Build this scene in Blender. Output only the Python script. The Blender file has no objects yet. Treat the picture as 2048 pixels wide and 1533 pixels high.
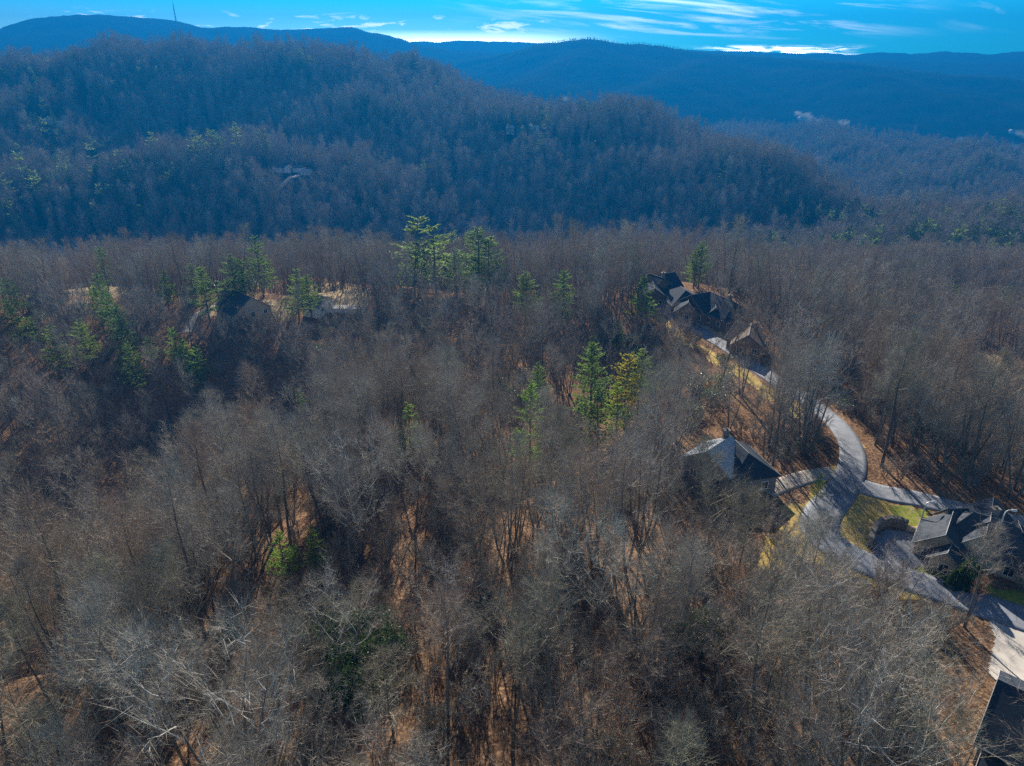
import bpy, math, random
import numpy as np
from mathutils import Vector, Matrix

R = math.radians
random.seed(11)
rng = np.random.default_rng(11)
scene = bpy.context.scene
COL = scene.collection

# ------------------------------------------------------------------ camera, sky, sun, exposure
PITCH = R(24.8)
cam_d = bpy.data.cameras.new('camera')
cam_d.sensor_width = 36.0
cam_d.lens = 1419 / 2048 * 36
cam_d.clip_start = 0.5
cam_d.clip_end = 40000
cam = bpy.data.objects.new('camera', cam_d)
cam.rotation_euler = (math.pi / 2 - PITCH, 0, 0)
COL.objects.link(cam)
scene.camera = cam

SUN_EL, SUN_AZ = R(25), R(-4)          # azimuth from +Y, clockwise positive
world = bpy.data.worlds.new('World')
scene.world = world
world.use_nodes = True
wn, wl = world.node_tree.nodes, world.node_tree.links
wn.clear()


def W(kind, **kw):
    n = wn.new(kind)
    for k, v in kw.items():
        setattr(n, k, v)
    return n


w_out = W('ShaderNodeOutputWorld')
w_bg = W('ShaderNodeBackground')
w_bg.inputs['Strength'].default_value = 0.12
sky = W('ShaderNodeTexSky', sky_type='NISHITA')
sky.sun_disc = False
sky.sun_elevation = SUN_EL
sky.sun_rotation = SUN_AZ % (2 * math.pi)
sky.altitude = 1000
sky.air_density = 1.0
sky.dust_density = 0.3
sky.ozone_density = 3.0
w_tint = W('ShaderNodeMix', data_type='RGBA', blend_type='MULTIPLY')
w_tint.inputs[0].default_value = 1.0
w_tint.inputs[7].default_value = (0.02, 0.40, 0.64, 1)
wl.new(sky.outputs[0], w_tint.inputs[6])
# clouds live in the sky by direction: long flat streaks low above the horizon
w_tc = W('ShaderNodeTexCoord')
w_sep = W('ShaderNodeSeparateXYZ')
wl.new(w_tc.outputs['Generated'], w_sep.inputs[0])


def wmath(op, a, b=None, c=None):
    n = W('ShaderNodeMath', operation=op)
    for i, v in enumerate((a, b, c)):
        if v is None:
            continue
        if isinstance(v, (int, float)):
            n.inputs[i].default_value = v
        else:
            wl.new(v, n.inputs[i])
    return n.outputs[0]


def wband(x, lo0, lo1, hi1, hi0):
    a = W('ShaderNodeMapRange', interpolation_type='SMOOTHSTEP')
    wl.new(x, a.inputs[0]); a.inputs[1].default_value = lo0; a.inputs[2].default_value = lo1
    b = W('ShaderNodeMapRange', interpolation_type='SMOOTHSTEP')
    wl.new(x, b.inputs[0]); b.inputs[1].default_value = hi1; b.inputs[2].default_value = hi0
    b.inputs[3].default_value = 1; b.inputs[4].default_value = 0
    return wmath('MULTIPLY', a.outputs[0], b.outputs[0])


az = wmath('ARCTAN2', w_sep.outputs[0], w_sep.outputs[1])
el = wmath('ARCSINE', w_sep.outputs[2])


def wcloud(sx, sy, shear, thr0, thr1, seed, detail=6, rough=0.6):
    c = W('ShaderNodeCombineXYZ')
    wl.new(wmath('MULTIPLY', az, sx), c.inputs[0])
    wl.new(wmath('MULTIPLY_ADD', el, sy, wmath('MULTIPLY', az, shear)), c.inputs[1])
    c.inputs[2].default_value = seed
    n = W('ShaderNodeTexNoise')
    n.inputs['Scale'].default_value = 1.0
    n.inputs['Detail'].default_value = detail
    n.inputs['Roughness'].default_value = rough
    n.inputs['Distortion'].default_value = 0.6
    wl.new(c.outputs[0], n.inputs['Vector'])
    m = W('ShaderNodeMapRange', interpolation_type='SMOOTHSTEP')
    wl.new(n.outputs[0], m.inputs[0])
    m.inputs[1].default_value = thr0
    m.inputs[2].default_value = thr1
    return m.outputs[0]


streak = wmath('MULTIPLY', wcloud(7, 95, 9, 0.46, 0.70, 3.1), wmath('MULTIPLY', wband(az, -0.12, 0.16, 0.34, 0.52), wband(el, 0.012, 0.03, 0.072, 0.095)))
low = wmath('MULTIPLY', wcloud(16, 150, 0, 0.40, 0.56, 8.4), wmath('MULTIPLY', wband(az, 0.20, 0.27, 0.37, 0.44), wband(el, -0.02, -0.002, 0.007, 0.013)))
puff = wmath('MULTIPLY', wcloud(22, 110, 0, 0.56, 0.66, 5.7), wmath('MULTIPLY', wband(az, -0.8, -0.5, 0.0, 0.08), wband(el, 0.0, 0.008, 0.035, 0.05)))
wisp = wmath('MULTIPLY', wcloud(10, 60, 14, 0.50, 0.72, 1.3), wmath('MULTIPLY', wband(az, 0.48, 0.56, 0.60, 0.70), wband(el, 0.02, 0.03, 0.045, 0.06)))
cover = wmath('MINIMUM', wmath('ADD', wmath('ADD', wmath('MULTIPLY', streak, 0.75), low), wmath('ADD', wmath('MULTIPLY', puff, 0.9), wmath('MULTIPLY', wisp, 0.35))), 1.0)
w_cl = W('ShaderNodeMix', data_type='RGBA')
wl.new(cover, w_cl.inputs[0])
# brightness under the sun: thin haze layer close to the horizon
gl = wmath('MULTIPLY', wband(az, -0.62, -0.12, -0.03, 0.16), wband(el, -0.3, -0.02, 0.004, 0.034))
w_gl = W('ShaderNodeMix', data_type='RGBA')
gl2 = wmath('MULTIPLY', wband(az, -1.2, -0.7, -0.2, 0.3), wband(el, -0.3, -0.02, 0.012, 0.065))
wl.new(wmath('MAXIMUM', wmath('MULTIPLY', gl, 0.75), wmath('MULTIPLY', gl2, 0.07)), w_gl.inputs[0])
w_up = W('ShaderNodeMix', data_type='RGBA')
wl.new(wband(el, 0.10, 0.30, 3.0, 4.0), w_up.inputs[0])
w_deep = W('ShaderNodeMix', data_type='RGBA', blend_type='MULTIPLY')
w_deep.inputs[0].default_value = 1.0
w_deep.inputs[7].default_value = (0.36, 0.34, 0.34, 1)
wl.new(sky.outputs[0], w_deep.inputs[6])
wl.new(w_tint.outputs[2], w_up.inputs[6]); wl.new(w_deep.outputs[2], w_up.inputs[7])
wl.new(w_up.outputs[2], w_gl.inputs[6])
w_gl.inputs[7].default_value = (42, 44, 40, 1)
wl.new(w_gl.outputs[2], w_cl.inputs[6])
w_cc = W('ShaderNodeMix', data_type='RGBA')
wl.new(low, w_cc.inputs[0])
w_cc.inputs[6].default_value = (11, 12.5, 14, 1); w_cc.inputs[7].default_value = (38, 39, 40, 1)
wl.new(w_cc.outputs[2], w_cl.inputs[7])
wl.new(w_cl.outputs[2], w_bg.inputs[0])
wl.new(w_bg.outputs[0], w_out.inputs[0])

sun_d = bpy.data.lights.new('sun', 'SUN')
sun_d.energy = 5.0
sun_d.angle = R(0.55)
sun_d.color = (1.0, 0.93, 0.82)
sun = bpy.data.objects.new('sun', sun_d)
sdir = Vector((math.sin(SUN_AZ) * math.cos(SUN_EL), math.cos(SUN_AZ) * math.cos(SUN_EL), math.sin(SUN_EL)))
sun.rotation_euler = (-sdir).to_track_quat('-Z', 'Y').to_euler()
sun.location = (0, 0, 100)
COL.objects.link(sun)

vs = scene.view_settings
vs.view_transform = 'Standard'
vs.look = 'None'
vs.exposure = 1.22
vs.gamma = 1.0
cy = scene.cycles
cy.use_denoising = False
cy.use_adaptive_sampling = True
cy.adaptive_threshold = 0.01
cy.max_bounces = 4
cy.diffuse_bounces = 2
cy.glossy_bounces = 1
cy.transmission_bounces = 2
cy.volume_bounces = 0
cy.transparent_max_bounces = 4
cy.sample_clamp_indirect = 4

# ------------------------------------------------------------------ tagging helpers


def tag(o, label=None, cat=None, group=None, kind=None):
    if label: o['label'] = label
    if cat: o['category'] = cat
    if group: o['group'] = group
    if kind: o['kind'] = kind
    return o


def empty(name, loc, rz=0.0):
    o = bpy.data.objects.new(name, None)
    o.location = loc
    o.rotation_euler = (0, 0, rz)
    o.empty_display_size = 0.5
    COL.objects.link(o)
    return o


class MB:
    """collects geometry, then links it as ONE mesh object"""
    def __init__(self):
        self.v, self.f, self.m = [], [], []

    def quad(self, a, b, c, d, mi=0):
        n = len(self.v)
        self.v += [tuple(a), tuple(b), tuple(c), tuple(d)]
        self.f.append((n, n + 1, n + 2, n + 3)); self.m.append(mi)

    def tri(self, a, b, c, mi=0):
        n = len(self.v)
        self.v += [tuple(a), tuple(b), tuple(c)]
        self.f.append((n, n + 1, n + 2)); self.m.append(mi)

    def poly(self, pts, mi=0):
        n = len(self.v)
        self.v += [tuple(p) for p in pts]
        self.f.append(tuple(range(n, n + len(pts)))); self.m.append(mi)

    def box(self, x0, x1, y0, y1, z0, z1, mi=0):
        c = [(x, y, z) for z in (z0, z1) for y in (y0, y1) for x in (x0, x1)]
        n = len(self.v)
        self.v += c
        for f in ((0, 2, 3, 1), (4, 5, 7, 6), (0, 1, 5, 4), (2, 6, 7, 3), (0, 4, 6, 2), (1, 3, 7, 5)):
            self.f.append(tuple(n + i for i in f)); self.m.append(mi)

    def prism(self, pts, z0, z1, mi=0):
        self.poly([(x, y, z1) for x, y in pts], mi)
        self.poly([(x, y, z0) for x, y in reversed(pts)], mi)
        k = len(pts)
        for i in range(k):
            (xa, ya), (xb, yb) = pts[i], pts[(i + 1) % k]
            self.quad((xa, ya, z0), (xb, yb, z0), (xb, yb, z1), (xa, ya, z1), mi)

    def tube(self, pts, rad, sides=5, mi=0, cap=True):
        n0 = len(self.v)
        k = len(pts)
        up = Vector((0.31, 0.17, 0.93))
        for i, p in enumerate(pts):
            p = Vector(p)
            d = (Vector(pts[min(i + 1, k - 1)]) - Vector(pts[max(i - 1, 0)]))
            if d.length < 1e-6: d = Vector((0, 0, 1))
            d.normalize()
            a = d.cross(up)
            if a.length < 0.1: a = d.cross(Vector((1, 0, 0)))
            a.normalize(); b = d.cross(a)
            for s in range(sides):
                t = 2 * math.pi * s / sides
                self.v.append(tuple(p + (a * math.cos(t) + b * math.sin(t)) * rad[i]))
        for i in range(k - 1):
            for s in range(sides):
                s2 = (s + 1) % sides
                self.f.append((n0 + i * sides + s, n0 + i * sides + s2, n0 + (i + 1) * sides + s2, n0 + (i + 1) * sides + s)); self.m.append(mi)
        if cap and sides > 2:
            self.f.append(tuple(n0 + (k - 1) * sides + s for s in range(sides))); self.m.append(mi)

    def mesh(self, name, mats, smooth=False):
        me = bpy.data.meshes.new(name)
        me.from_pydata(self.v, [], self.f)
        for m in (mats if isinstance(mats, (list, tuple)) else [mats]):
            me.materials.append(m)
        me.polygons.foreach_set('material_index', self.m)
        if smooth:
            me.polygons.foreach_set('use_smooth', [True] * len(self.f))
        me.update()
        return me

    def build(self, name, mats, parent=None, smooth=False):
        o = bpy.data.objects.new(name, self.mesh(name, mats, smooth))
        COL.objects.link(o)
        if parent is not None: o.parent = parent
        return o


def mesh_obj(name, me, parent=None):
    o = bpy.data.objects.new(name, me)
    COL.objects.link(o)
    if parent is not None: o.parent = parent
    return o


# ------------------------------------------------------------------ materials
def mat(name, rough=0.9, spec=0.2):
    m = bpy.data.materials.new(name)
    m.use_nodes = True
    nt = m.node_tree
    b = nt.nodes['Principled BSDF']
    b.inputs['Roughness'].default_value = rough
    b.inputs['Specular IOR Level'].default_value = spec
    return m, nt, b


def ramp(nt, fac, stops):
    r = nt.nodes.new('ShaderNodeValToRGB')
    while len(r.color_ramp.elements) < len(stops):
        r.color_ramp.elements.new(0.5)
    for e, (p, c) in zip(r.color_ramp.elements, stops):
        e.position = p; e.color = (*c, 1)
    nt.links.new(fac, r.inputs[0])
    return r.outputs[0]


def noise(nt, scale, detail=4, rough=0.55, vec=None, dist=0.0, coord='Object'):
    n = nt.nodes.new('ShaderNodeTexNoise')
    n.inputs['Scale'].default_value = scale
    n.inputs['Detail'].default_value = detail
    n.inputs['Roughness'].default_value = rough
    n.inputs['Distortion'].default_value = dist
    if vec is None:
        tc = nt.nodes.new('ShaderNodeTexCoord')
        vec = tc.outputs[coord]
    nt.links.new(vec, n.inputs['Vector'])
    return n


def mixc(nt, fac, a, b, blend='MIX'):
    m = nt.nodes.new('ShaderNodeMix')
    m.data_type = 'RGBA'; m.blend_type = blend
    for i, v in ((0, fac), (6, a), (7, b)):
        if isinstance(v, (int, float)): m.inputs[i].default_value = v
        elif isinstance(v, tuple): m.inputs[i].default_value = (*v, 1)
        else: nt.links.new(v, m.inputs[i])
    return m.outputs[2]


def bump(nt, b, h, strength=0.5, dist=0.1):
    n = nt.nodes.new('ShaderNodeBump')
    n.inputs['Strength'].default_value = strength
    n.inputs['Distance'].default_value = dist
    nt.links.new(h, n.inputs['Height'])
    nt.links.new(n.outputs[0], b.inputs['Normal'])


def simple(name, c0, c1, scale=1.0, rough=0.85, spec=0.2, bstr=0.3, bdist=0.03, coord='Object', detail=5):
    m, nt, b = mat(name, rough, spec)
    n = noise(nt, scale, detail, coord=coord)
    nt.links.new(ramp(nt, n.outputs[0], [(0.3, c0), (0.7, c1)]), b.inputs['Base Color'])
    if bstr: bump(nt, b, n.outputs[0], bstr, bdist)
    return m


def rand_tint(nt, stops):
    oi = nt.nodes.new('ShaderNodeObjectInfo')
    return ramp(nt, oi.outputs['Random'], stops)


def bark_material(name, stops, fine=6.0):
    m, nt, b = mat(name, 1.0, 0.0)
    base = rand_tint(nt, stops)
    n = noise(nt, fine, 4)
    nt.links.new(mixc(nt, 1.0, base, ramp(nt, n.outputs[0], [(0.3, (0.55, 0.55, 0.55)), (0.7, (1.25, 1.25, 1.25))]), 'MULTIPLY'), b.inputs['Base Color'])
    return m


M_trunk = bark_material('bark', [(0, (0.13, 0.115, 0.10)), (0.35, (0.18, 0.165, 0.145)), (0.7, (0.15, 0.14, 0.105)), (1, (0.20, 0.19, 0.175))])
M_twig = bark_material('twig_bark', [(0.0, (0.34, 0.31, 0.265)), (0.3, (0.43, 0.40, 0.34)), (0.55, (0.38, 0.29, 0.225)), (0.8, (0.33, 0.315, 0.235)), (1, (0.50, 0.47, 0.41))], 1.2)
M_pale = bark_material('pale_bark', [(0, (0.55, 0.53, 0.48)), (1, (0.62, 0.60, 0.55))], 2.0)


def leaf_material(name, stops, rough=0.5, spec=0.4, trans=0.35, tcol=None):
    m, nt, b = mat(name, rough, spec)
    base = rand_tint(nt, stops)
    n = noise(nt, 1.3, 3)
    col = mixc(nt, 1.0, base, ramp(nt, n.outputs[0], [(0.3, (0.6, 0.6, 0.6)), (0.7, (1.35, 1.35, 1.2))]), 'MULTIPLY')
    nt.links.new(col, b.inputs['Base Color'])
    t = nt.nodes.new('ShaderNodeBsdfTranslucent')
    nt.links.new(mixc(nt, 1.0, col, tcol or (1.5, 1.5, 0.8), 'MULTIPLY'), t.inputs[0])
    ms = nt.nodes.new('ShaderNodeMixShader')
    ms.inputs[0].default_value = trans
    nt.links.new(b.outputs[0], ms.inputs[1]); nt.links.new(t.outputs[0], ms.inputs[2])
    out = nt.nodes['Material Output']
    nt.links.new(ms.outputs[0], out.inputs[0])
    return m


M_needle = leaf_material('pine_needles', [(0, (0.135, 0.215, 0.085)), (0.5, (0.185, 0.25, 0.095)), (1, (0.11, 0.20, 0.10))], 0.55, 0.3, 0.5)
M_bright = leaf_material('bright_needles', [(0, (0.20, 0.34, 0.08)), (1, (0.25, 0.36, 0.09))], 0.55, 0.3, 0.5)
M_olive = leaf_material('olive_needles', [(0, (0.34, 0.31, 0.07)), (1, (0.30, 0.31, 0.08))], 0.55, 0.3, 0.5)
M_spruce = leaf_material('spruce_needles', [(0, (0.055, 0.10, 0.055)), (1, (0.08, 0.13, 0.06))], 0.8, 0.1, 0.3)
M_rhodo = leaf_material('laurel_leaves', [(0, (0.06, 0.11, 0.035)), (1, (0.085, 0.14, 0.05))], 0.45, 0.4, 0.15)
M_sheen = leaf_material('sheen_laurel_leaves', [(0, (0.13, 0.17, 0.13)), (1, (0.17, 0.21, 0.16))], 0.42, 0.7, 0.2)  # reflected leaf sheen put into a paler, greyer base colour
M_copper = leaf_material('dry_beech_leaves', [(0, (0.30, 0.17, 0.11)), (1, (0.34, 0.20, 0.14))], 0.8, 0.1, 0.35, (1.2, 1.0, 0.8))

# ground: leaf litter close by, a roof of bare forest, self-shade in its colour, on the far mountains
M_ground, nt, b = mat('forest_floor', 1.0, 0.0)
tc = nt.nodes.new('ShaderNodeTexCoord').outputs['Object']
nz = noise(nt, 0.045, 5, 0.6, tc)
nz2 = noise(nt, 2.2, 4, 0.7, tc)
vor = nt.nodes.new('ShaderNodeTexVoronoi'); vor.inputs['Scale'].default_value = 3.0
nt.links.new(tc, vor.inputs['Vector'])
litter = ramp(nt, nz2.outputs[0], [(0.25, (0.09, 0.066, 0.048)), (0.5, (0.25, 0.175, 0.115)), (0.72, (0.46, 0.34, 0.24))])
bwn = nt.nodes.new('ShaderNodeRGBToBW'); nt.links.new(vor.outputs['Color'], bwn.inputs[0])
litter = mixc(nt, 1.0, litter, ramp(nt, bwn.outputs[0], [(0.2, (0.55, 0.52, 0.5)), (0.8, (1.3, 1.25, 1.2))]), 'MULTIPLY')
patchc = ramp(nt, nz.outputs[0], [(0.3, (0.50, 0.50, 0.46)), (0.45, (0.85, 0.75, 0.68)), (0.62, (1.1, 1.0, 0.92))])
litter = mixc(nt, 1.0, litter, patchc, 'MULTIPLY')
at = nt.nodes.new('ShaderNodeAttribute'); at.attribute_name = 'shaded_canopy'
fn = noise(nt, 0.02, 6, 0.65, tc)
shaded_canopy = ramp(nt, fn.outputs[0], [(0.35, (0.014, 0.016, 0.014)), (0.5, (0.020, 0.019, 0.017)), (0.68, (0.011, 0.018, 0.013))])  # darkened tone stands in for backlit bare trees shading themselves
col = mixc(nt, at.outputs['Fac'], litter, shaded_canopy)
af = nt.nodes.new('ShaderNodeAttribute'); af.attribute_name = 'field'
fieldc = ramp(nt, fn.outputs[0], [(0.3, (0.42, 0.40, 0.26)), (0.7, (0.62, 0.60, 0.48))])
col = mixc(nt, af.outputs['Fac'], col, fieldc)
nt.links.new(col, b.inputs['Base Color'])
bump(nt, b, nz2.outputs[0], 0.7, 0.25)

M_asphalt = simple('asphalt', (0.20, 0.215, 0.25), (0.27, 0.285, 0.32), 0.7, 0.75, 0.35, 0.2, 0.02)
nt_ = M_asphalt.node_tree; b_ = nt_.nodes['Principled BSDF']
src = b_.inputs['Base Color'].links[0].from_socket
n_big = noise(nt_, 0.11, 3, 0.6); n_leaf = noise(nt_, 5.0, 3, 0.7); n_crack = nt_.nodes.new('ShaderNodeTexVoronoi')
n_crack.feature = 'DISTANCE_TO_EDGE'; n_crack.inputs['Scale'].default_value = 0.35
tcc = nt_.nodes.new('ShaderNodeTexCoord'); nt_.links.new(tcc.outputs['Object'], n_crack.inputs['Vector'])
c_ = mixc(nt_, 1.0, src, ramp(nt_, n_big.outputs[0], [(0.35, (0.8, 0.8, 0.8)), (0.65, (1.15, 1.15, 1.12))]), 'MULTIPLY')
c_ = mixc(nt_, 1.0, c_, ramp(nt_, n_crack.outputs['Distance'], [(0.0, (0.55, 0.55, 0.55)), (0.025, (1, 1, 1))]), 'MULTIPLY')
c_ = mixc(nt_, ramp(nt_, n_leaf.outputs[0], [(0.62, (0, 0, 0)), (0.68, (0.7, 0.7, 0.7))]), c_, (0.34, 0.23, 0.14))
nt_.links.new(c_, b_.inputs['Base Color'])
M_concrete = simple('concrete', (0.42, 0.38, 0.33), (0.55, 0.50, 0.44), 0.5, 0.85, 0.2, 0.2, 0.02)
M_gravel = simple('pale_gravel', (0.34, 0.29, 0.24), (0.52, 0.46, 0.39), 3.0, 0.95, 0.1, 0.5, 0.05)
M_kerb = simple('kerb_edge', (0.07, 0.07, 0.075), (0.12, 0.12, 0.12), 2.0)
M_stone = simple('stone', (0.14, 0.12, 0.10), (0.34, 0.30, 0.25), 2.5, 0.95, 0.1, 0.8, 0.1)
M_cream = simple('cream_siding', (0.42, 0.37, 0.27), (0.50, 0.45, 0.34), 0.8, 0.8, 0.2, 0.1, 0.02)
M_greywall = simple('grey_siding', (0.20, 0.19, 0.18), (0.27, 0.26, 0.245), 0.8, 0.85, 0.2, 0.1, 0.02)
M_brownwall = simple('brown_siding', (0.16, 0.11, 0.08), (0.23, 0.165, 0.12), 0.8, 0.85, 0.2, 0.1, 0.02)
M_white = simple('white_paint', (0.72, 0.72, 0.70), (0.80, 0.80, 0.78), 1.0, 0.5, 0.4, 0.0)
M_metal = simple('pale_metal', (0.62, 0.64, 0.60), (0.72, 0.74, 0.70), 1.0, 0.35, 0.6, 0.0)
M_trim = simple('weathered_trim', (0.36, 0.35, 0.33), (0.46, 0.45, 0.43), 1.0, 0.8, 0.1, 0.0)
M_dark = simple('dark_frame', (0.03, 0.03, 0.035), (0.05, 0.05, 0.055), 1.0, 0.5, 0.3, 0.0)
M_glass, nt, b = mat('window_glass', 0.08, 0.8)
b.inputs['Base Color'].default_value = (0.02, 0.025, 0.03, 1)


def shingles(name, c0, c1, rough=0.9, spec=0.1):
    m, nt, b = mat(name, rough, spec)
    n = noise(nt, 1.6, 5)
    br = nt.nodes.new('ShaderNodeTexBrick')
    br.inputs['Scale'].default_value = 1.0
    br.inputs['Brick Width'].default_value = 0.45
    br.inputs['Row Height'].default_value = 0.2
    br.inputs['Mortar Size'].default_value = 0.012
    br.inputs['Color1'].default_value = (1.12, 1.12, 1.12, 1)
    br.inputs['Color2'].default_value = (0.86, 0.86, 0.86, 1)
    br.inputs['Mortar'].default_value = (0.6, 0.6, 0.6, 1)
    uv = nt.nodes.new('ShaderNodeUVMap')
    nt.links.new(uv.outputs[0], br.inputs['Vector'])
    c = ramp(nt, n.outputs[0], [(0.3, c0), (0.7, c1)])
    nt.links.new(mixc(nt, 1.0, c, br.outputs[0], 'MULTIPLY'), b.inputs['Base Color'])
    bump(nt, b, br.outputs['Fac'], 0.25, 0.02)
    return m


M_roofdark = shingles('dark_blue_shingles', (0.035, 0.045, 0.06), (0.05, 0.065, 0.085))
M_roofgrey = shingles('grey_shingles', (0.06, 0.07, 0.085), (0.095, 0.105, 0.12))
M_roofbrown = shingles('brown_shingles', (0.15, 0.115, 0.09), (0.20, 0.155, 0.125))
M_roofpale = shingles('pale_shingles', (0.46, 0.48, 0.50), (0.58, 0.60, 0.62))  # pale tone, also carries the sunlight on the middle house's slope


def grass_material(name, stops, scale=1.4):
    m, nt, b = mat(name, 0.95, 0.05)
    n = noise(nt, scale, 6, 0.7)
    n2 = noise(nt, 0.15, 3)
    c = ramp(nt, n.outputs[0], stops)
    c = mixc(nt, 1.0, c, ramp(nt, n2.outputs[0], [(0.3, (0.75, 0.78, 0.8)), (0.7, (1.15, 1.1, 1.0))]), 'MULTIPLY')
    n3 = noise(nt, 0.45, 5, 0.75)
    c = mixc(nt, ramp(nt, n3.outputs[0], [(0.52, (0, 0, 0)), (0.60, (0.85, 0.85, 0.85))]), c, (0.34, 0.24, 0.15))
    nt.links.new(c, b.inputs['Base Color'])
    bump(nt, b, n.outputs[0], 0.8, 0.15)
    return m


M_gold = grass_material('winter_grass', [(0.3, (0.40, 0.27, 0.075)), (0.55, (0.58, 0.42, 0.13)), (0.75, (0.70, 0.54, 0.22))])
M_lawn = grass_material('green_lawn', [(0.3, (0.14, 0.17, 0.03)), (0.55, (0.26, 0.29, 0.05)), (0.75, (0.38, 0.38, 0.11))])
M_tan = grass_material('tan_grass', [(0.3, (0.36, 0.25, 0.13)), (0.55, (0.50, 0.38, 0.22)), (0.75, (0.62, 0.49, 0.30))])

# ------------------------------------------------------------------ numbers for the land
CP, SP = math.cos(PITCH), math.sin(PITCH)


def ray(u, v):
    a, bb = (u - 1024) / 1419, (v - 766.5) / 1419
    return np.array((a, CP - bb * SP, -(SP + bb * CP)))


def far_pt(u, v, Y, drop=0.0):
    d = ray(u, v)
    t = Y / d[1]
    return (d[0] * t, Y, d[2] * t - drop)


def vnoise(x, y, seed=0):
    xi, yi = np.floor(x), np.floor(y)
    xf, yf = x - xi, y - yi
    xf = xf * xf * (3 - 2 * xf); yf = yf * yf * (3 - 2 * yf)

    def h(i, j):
        n = (i.astype(np.int64) * 374761393 + j.astype(np.int64) * 668265263 + seed * 1442695041) & 0x7fffffff
        n = ((n ^ (n >> 13)) * 1274126177) & 0x7fffffff
        n = n ^ (n >> 16)
        return (n & 0xffff) / 32767.5 - 1.0
    a, b_, c, d = h(xi, yi), h(xi + 1, yi), h(xi, yi + 1), h(xi + 1, yi + 1)
    return (a * (1 - xf) + b_ * xf) * (1 - yf) + (c * (1 - xf) + d * xf) * yf


def fbm(x, y, scale, octs=4, seed=0):
    out, amp, s, tot = 0.0, 1.0, 1.0 / scale, 0.0
    for k in range(octs):
        out = out + amp * vnoise(x * s + 17.3 * k, y * s - 9.1 * k, seed + k)
        tot += amp; amp *= 0.5; s *= 2.03
    return out / tot


def ridged(x, y, scale, octs=3, seed=0):
    out, amp, s, tot = 0.0, 1.0, 1.0 / scale, 0.0
    for k in range(octs):
        out = out + amp * (1 - 2 * np.abs(vnoise(x * s + 5.3 * k, y * s + 3.7 * k, seed + k)))
        tot += amp; amp *= 0.5; s *= 2.1
    return out / tot


NEAR = np.array([
    (75, 80, -75), (53, 98, -75), (65, 118, -75), (73, 129, -75), (65, 171, -76), (56, 200, -76), (47, 224, -75), (60, 242, -76), (85, 85, -75), (95, 100, -76), (60, 55, -72), (55, 40, -71), (95, 60, -74),
    (130, 130, -86), (130, 160, -92), (172, 232, -100), (200, 270, -110), (120, 250, -92), (150, 300, -104), (210, 200, -106), (230, 330, -112), (300, 300, -114),
    (0, 40, -70), (0, 60, -71), (0, 85, -74), (25, 110, -76), (0, 140, -82), (25, 170, -82), (0, 200, -84), (0, 240, -84), (20, 250, -80), (10, 300, -96), (0, 360, -114), (25, 75, -72),
    (-20, 60, -72), (-45, 70, -76), (-45, 45, -74), (-87, 118, -106), (-70, 100, -95), (-100, 150, -109), (-88, 185, -106), (-42, 95, -78), (-38, 130, -83), (-32, 165, -88), (-130, 110, -96), (-110, 75, -90), (-75, 60, -82),
    (-150, 170, -98), (-150, 215, -92), (-60, 225, -88), (-100, 251, -83), (-66, 252, -84), (-176, 258, -86), (-120, 220, -88), (-220, 260, -92), (-150, 350, -112), (-60, 360, -113), (100, 330, -104), (-250, 350, -116),
    (60, 300, -94), (160, 390, -118), (280, 400, -120), (-100, 300, -94), (-180, 300, -98), (0, 0, -70), (60, 0, -70), (-60, 0, -74), (-200, 80, -100), (150, 60, -80), (200, 120, -95)], float)


def rl(pts, drop, slope, back=None, rnd=30):
    pts = [(u, v, Y if Y < 1900 else (Y * .9 if Y < 4000 else 3000 + (Y - 4000) * .3)) for u, v, Y in pts]
    return (np.array([far_pt(u, v, Y, drop) for u, v, Y in pts]), slope, back or slope, rnd)


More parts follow.
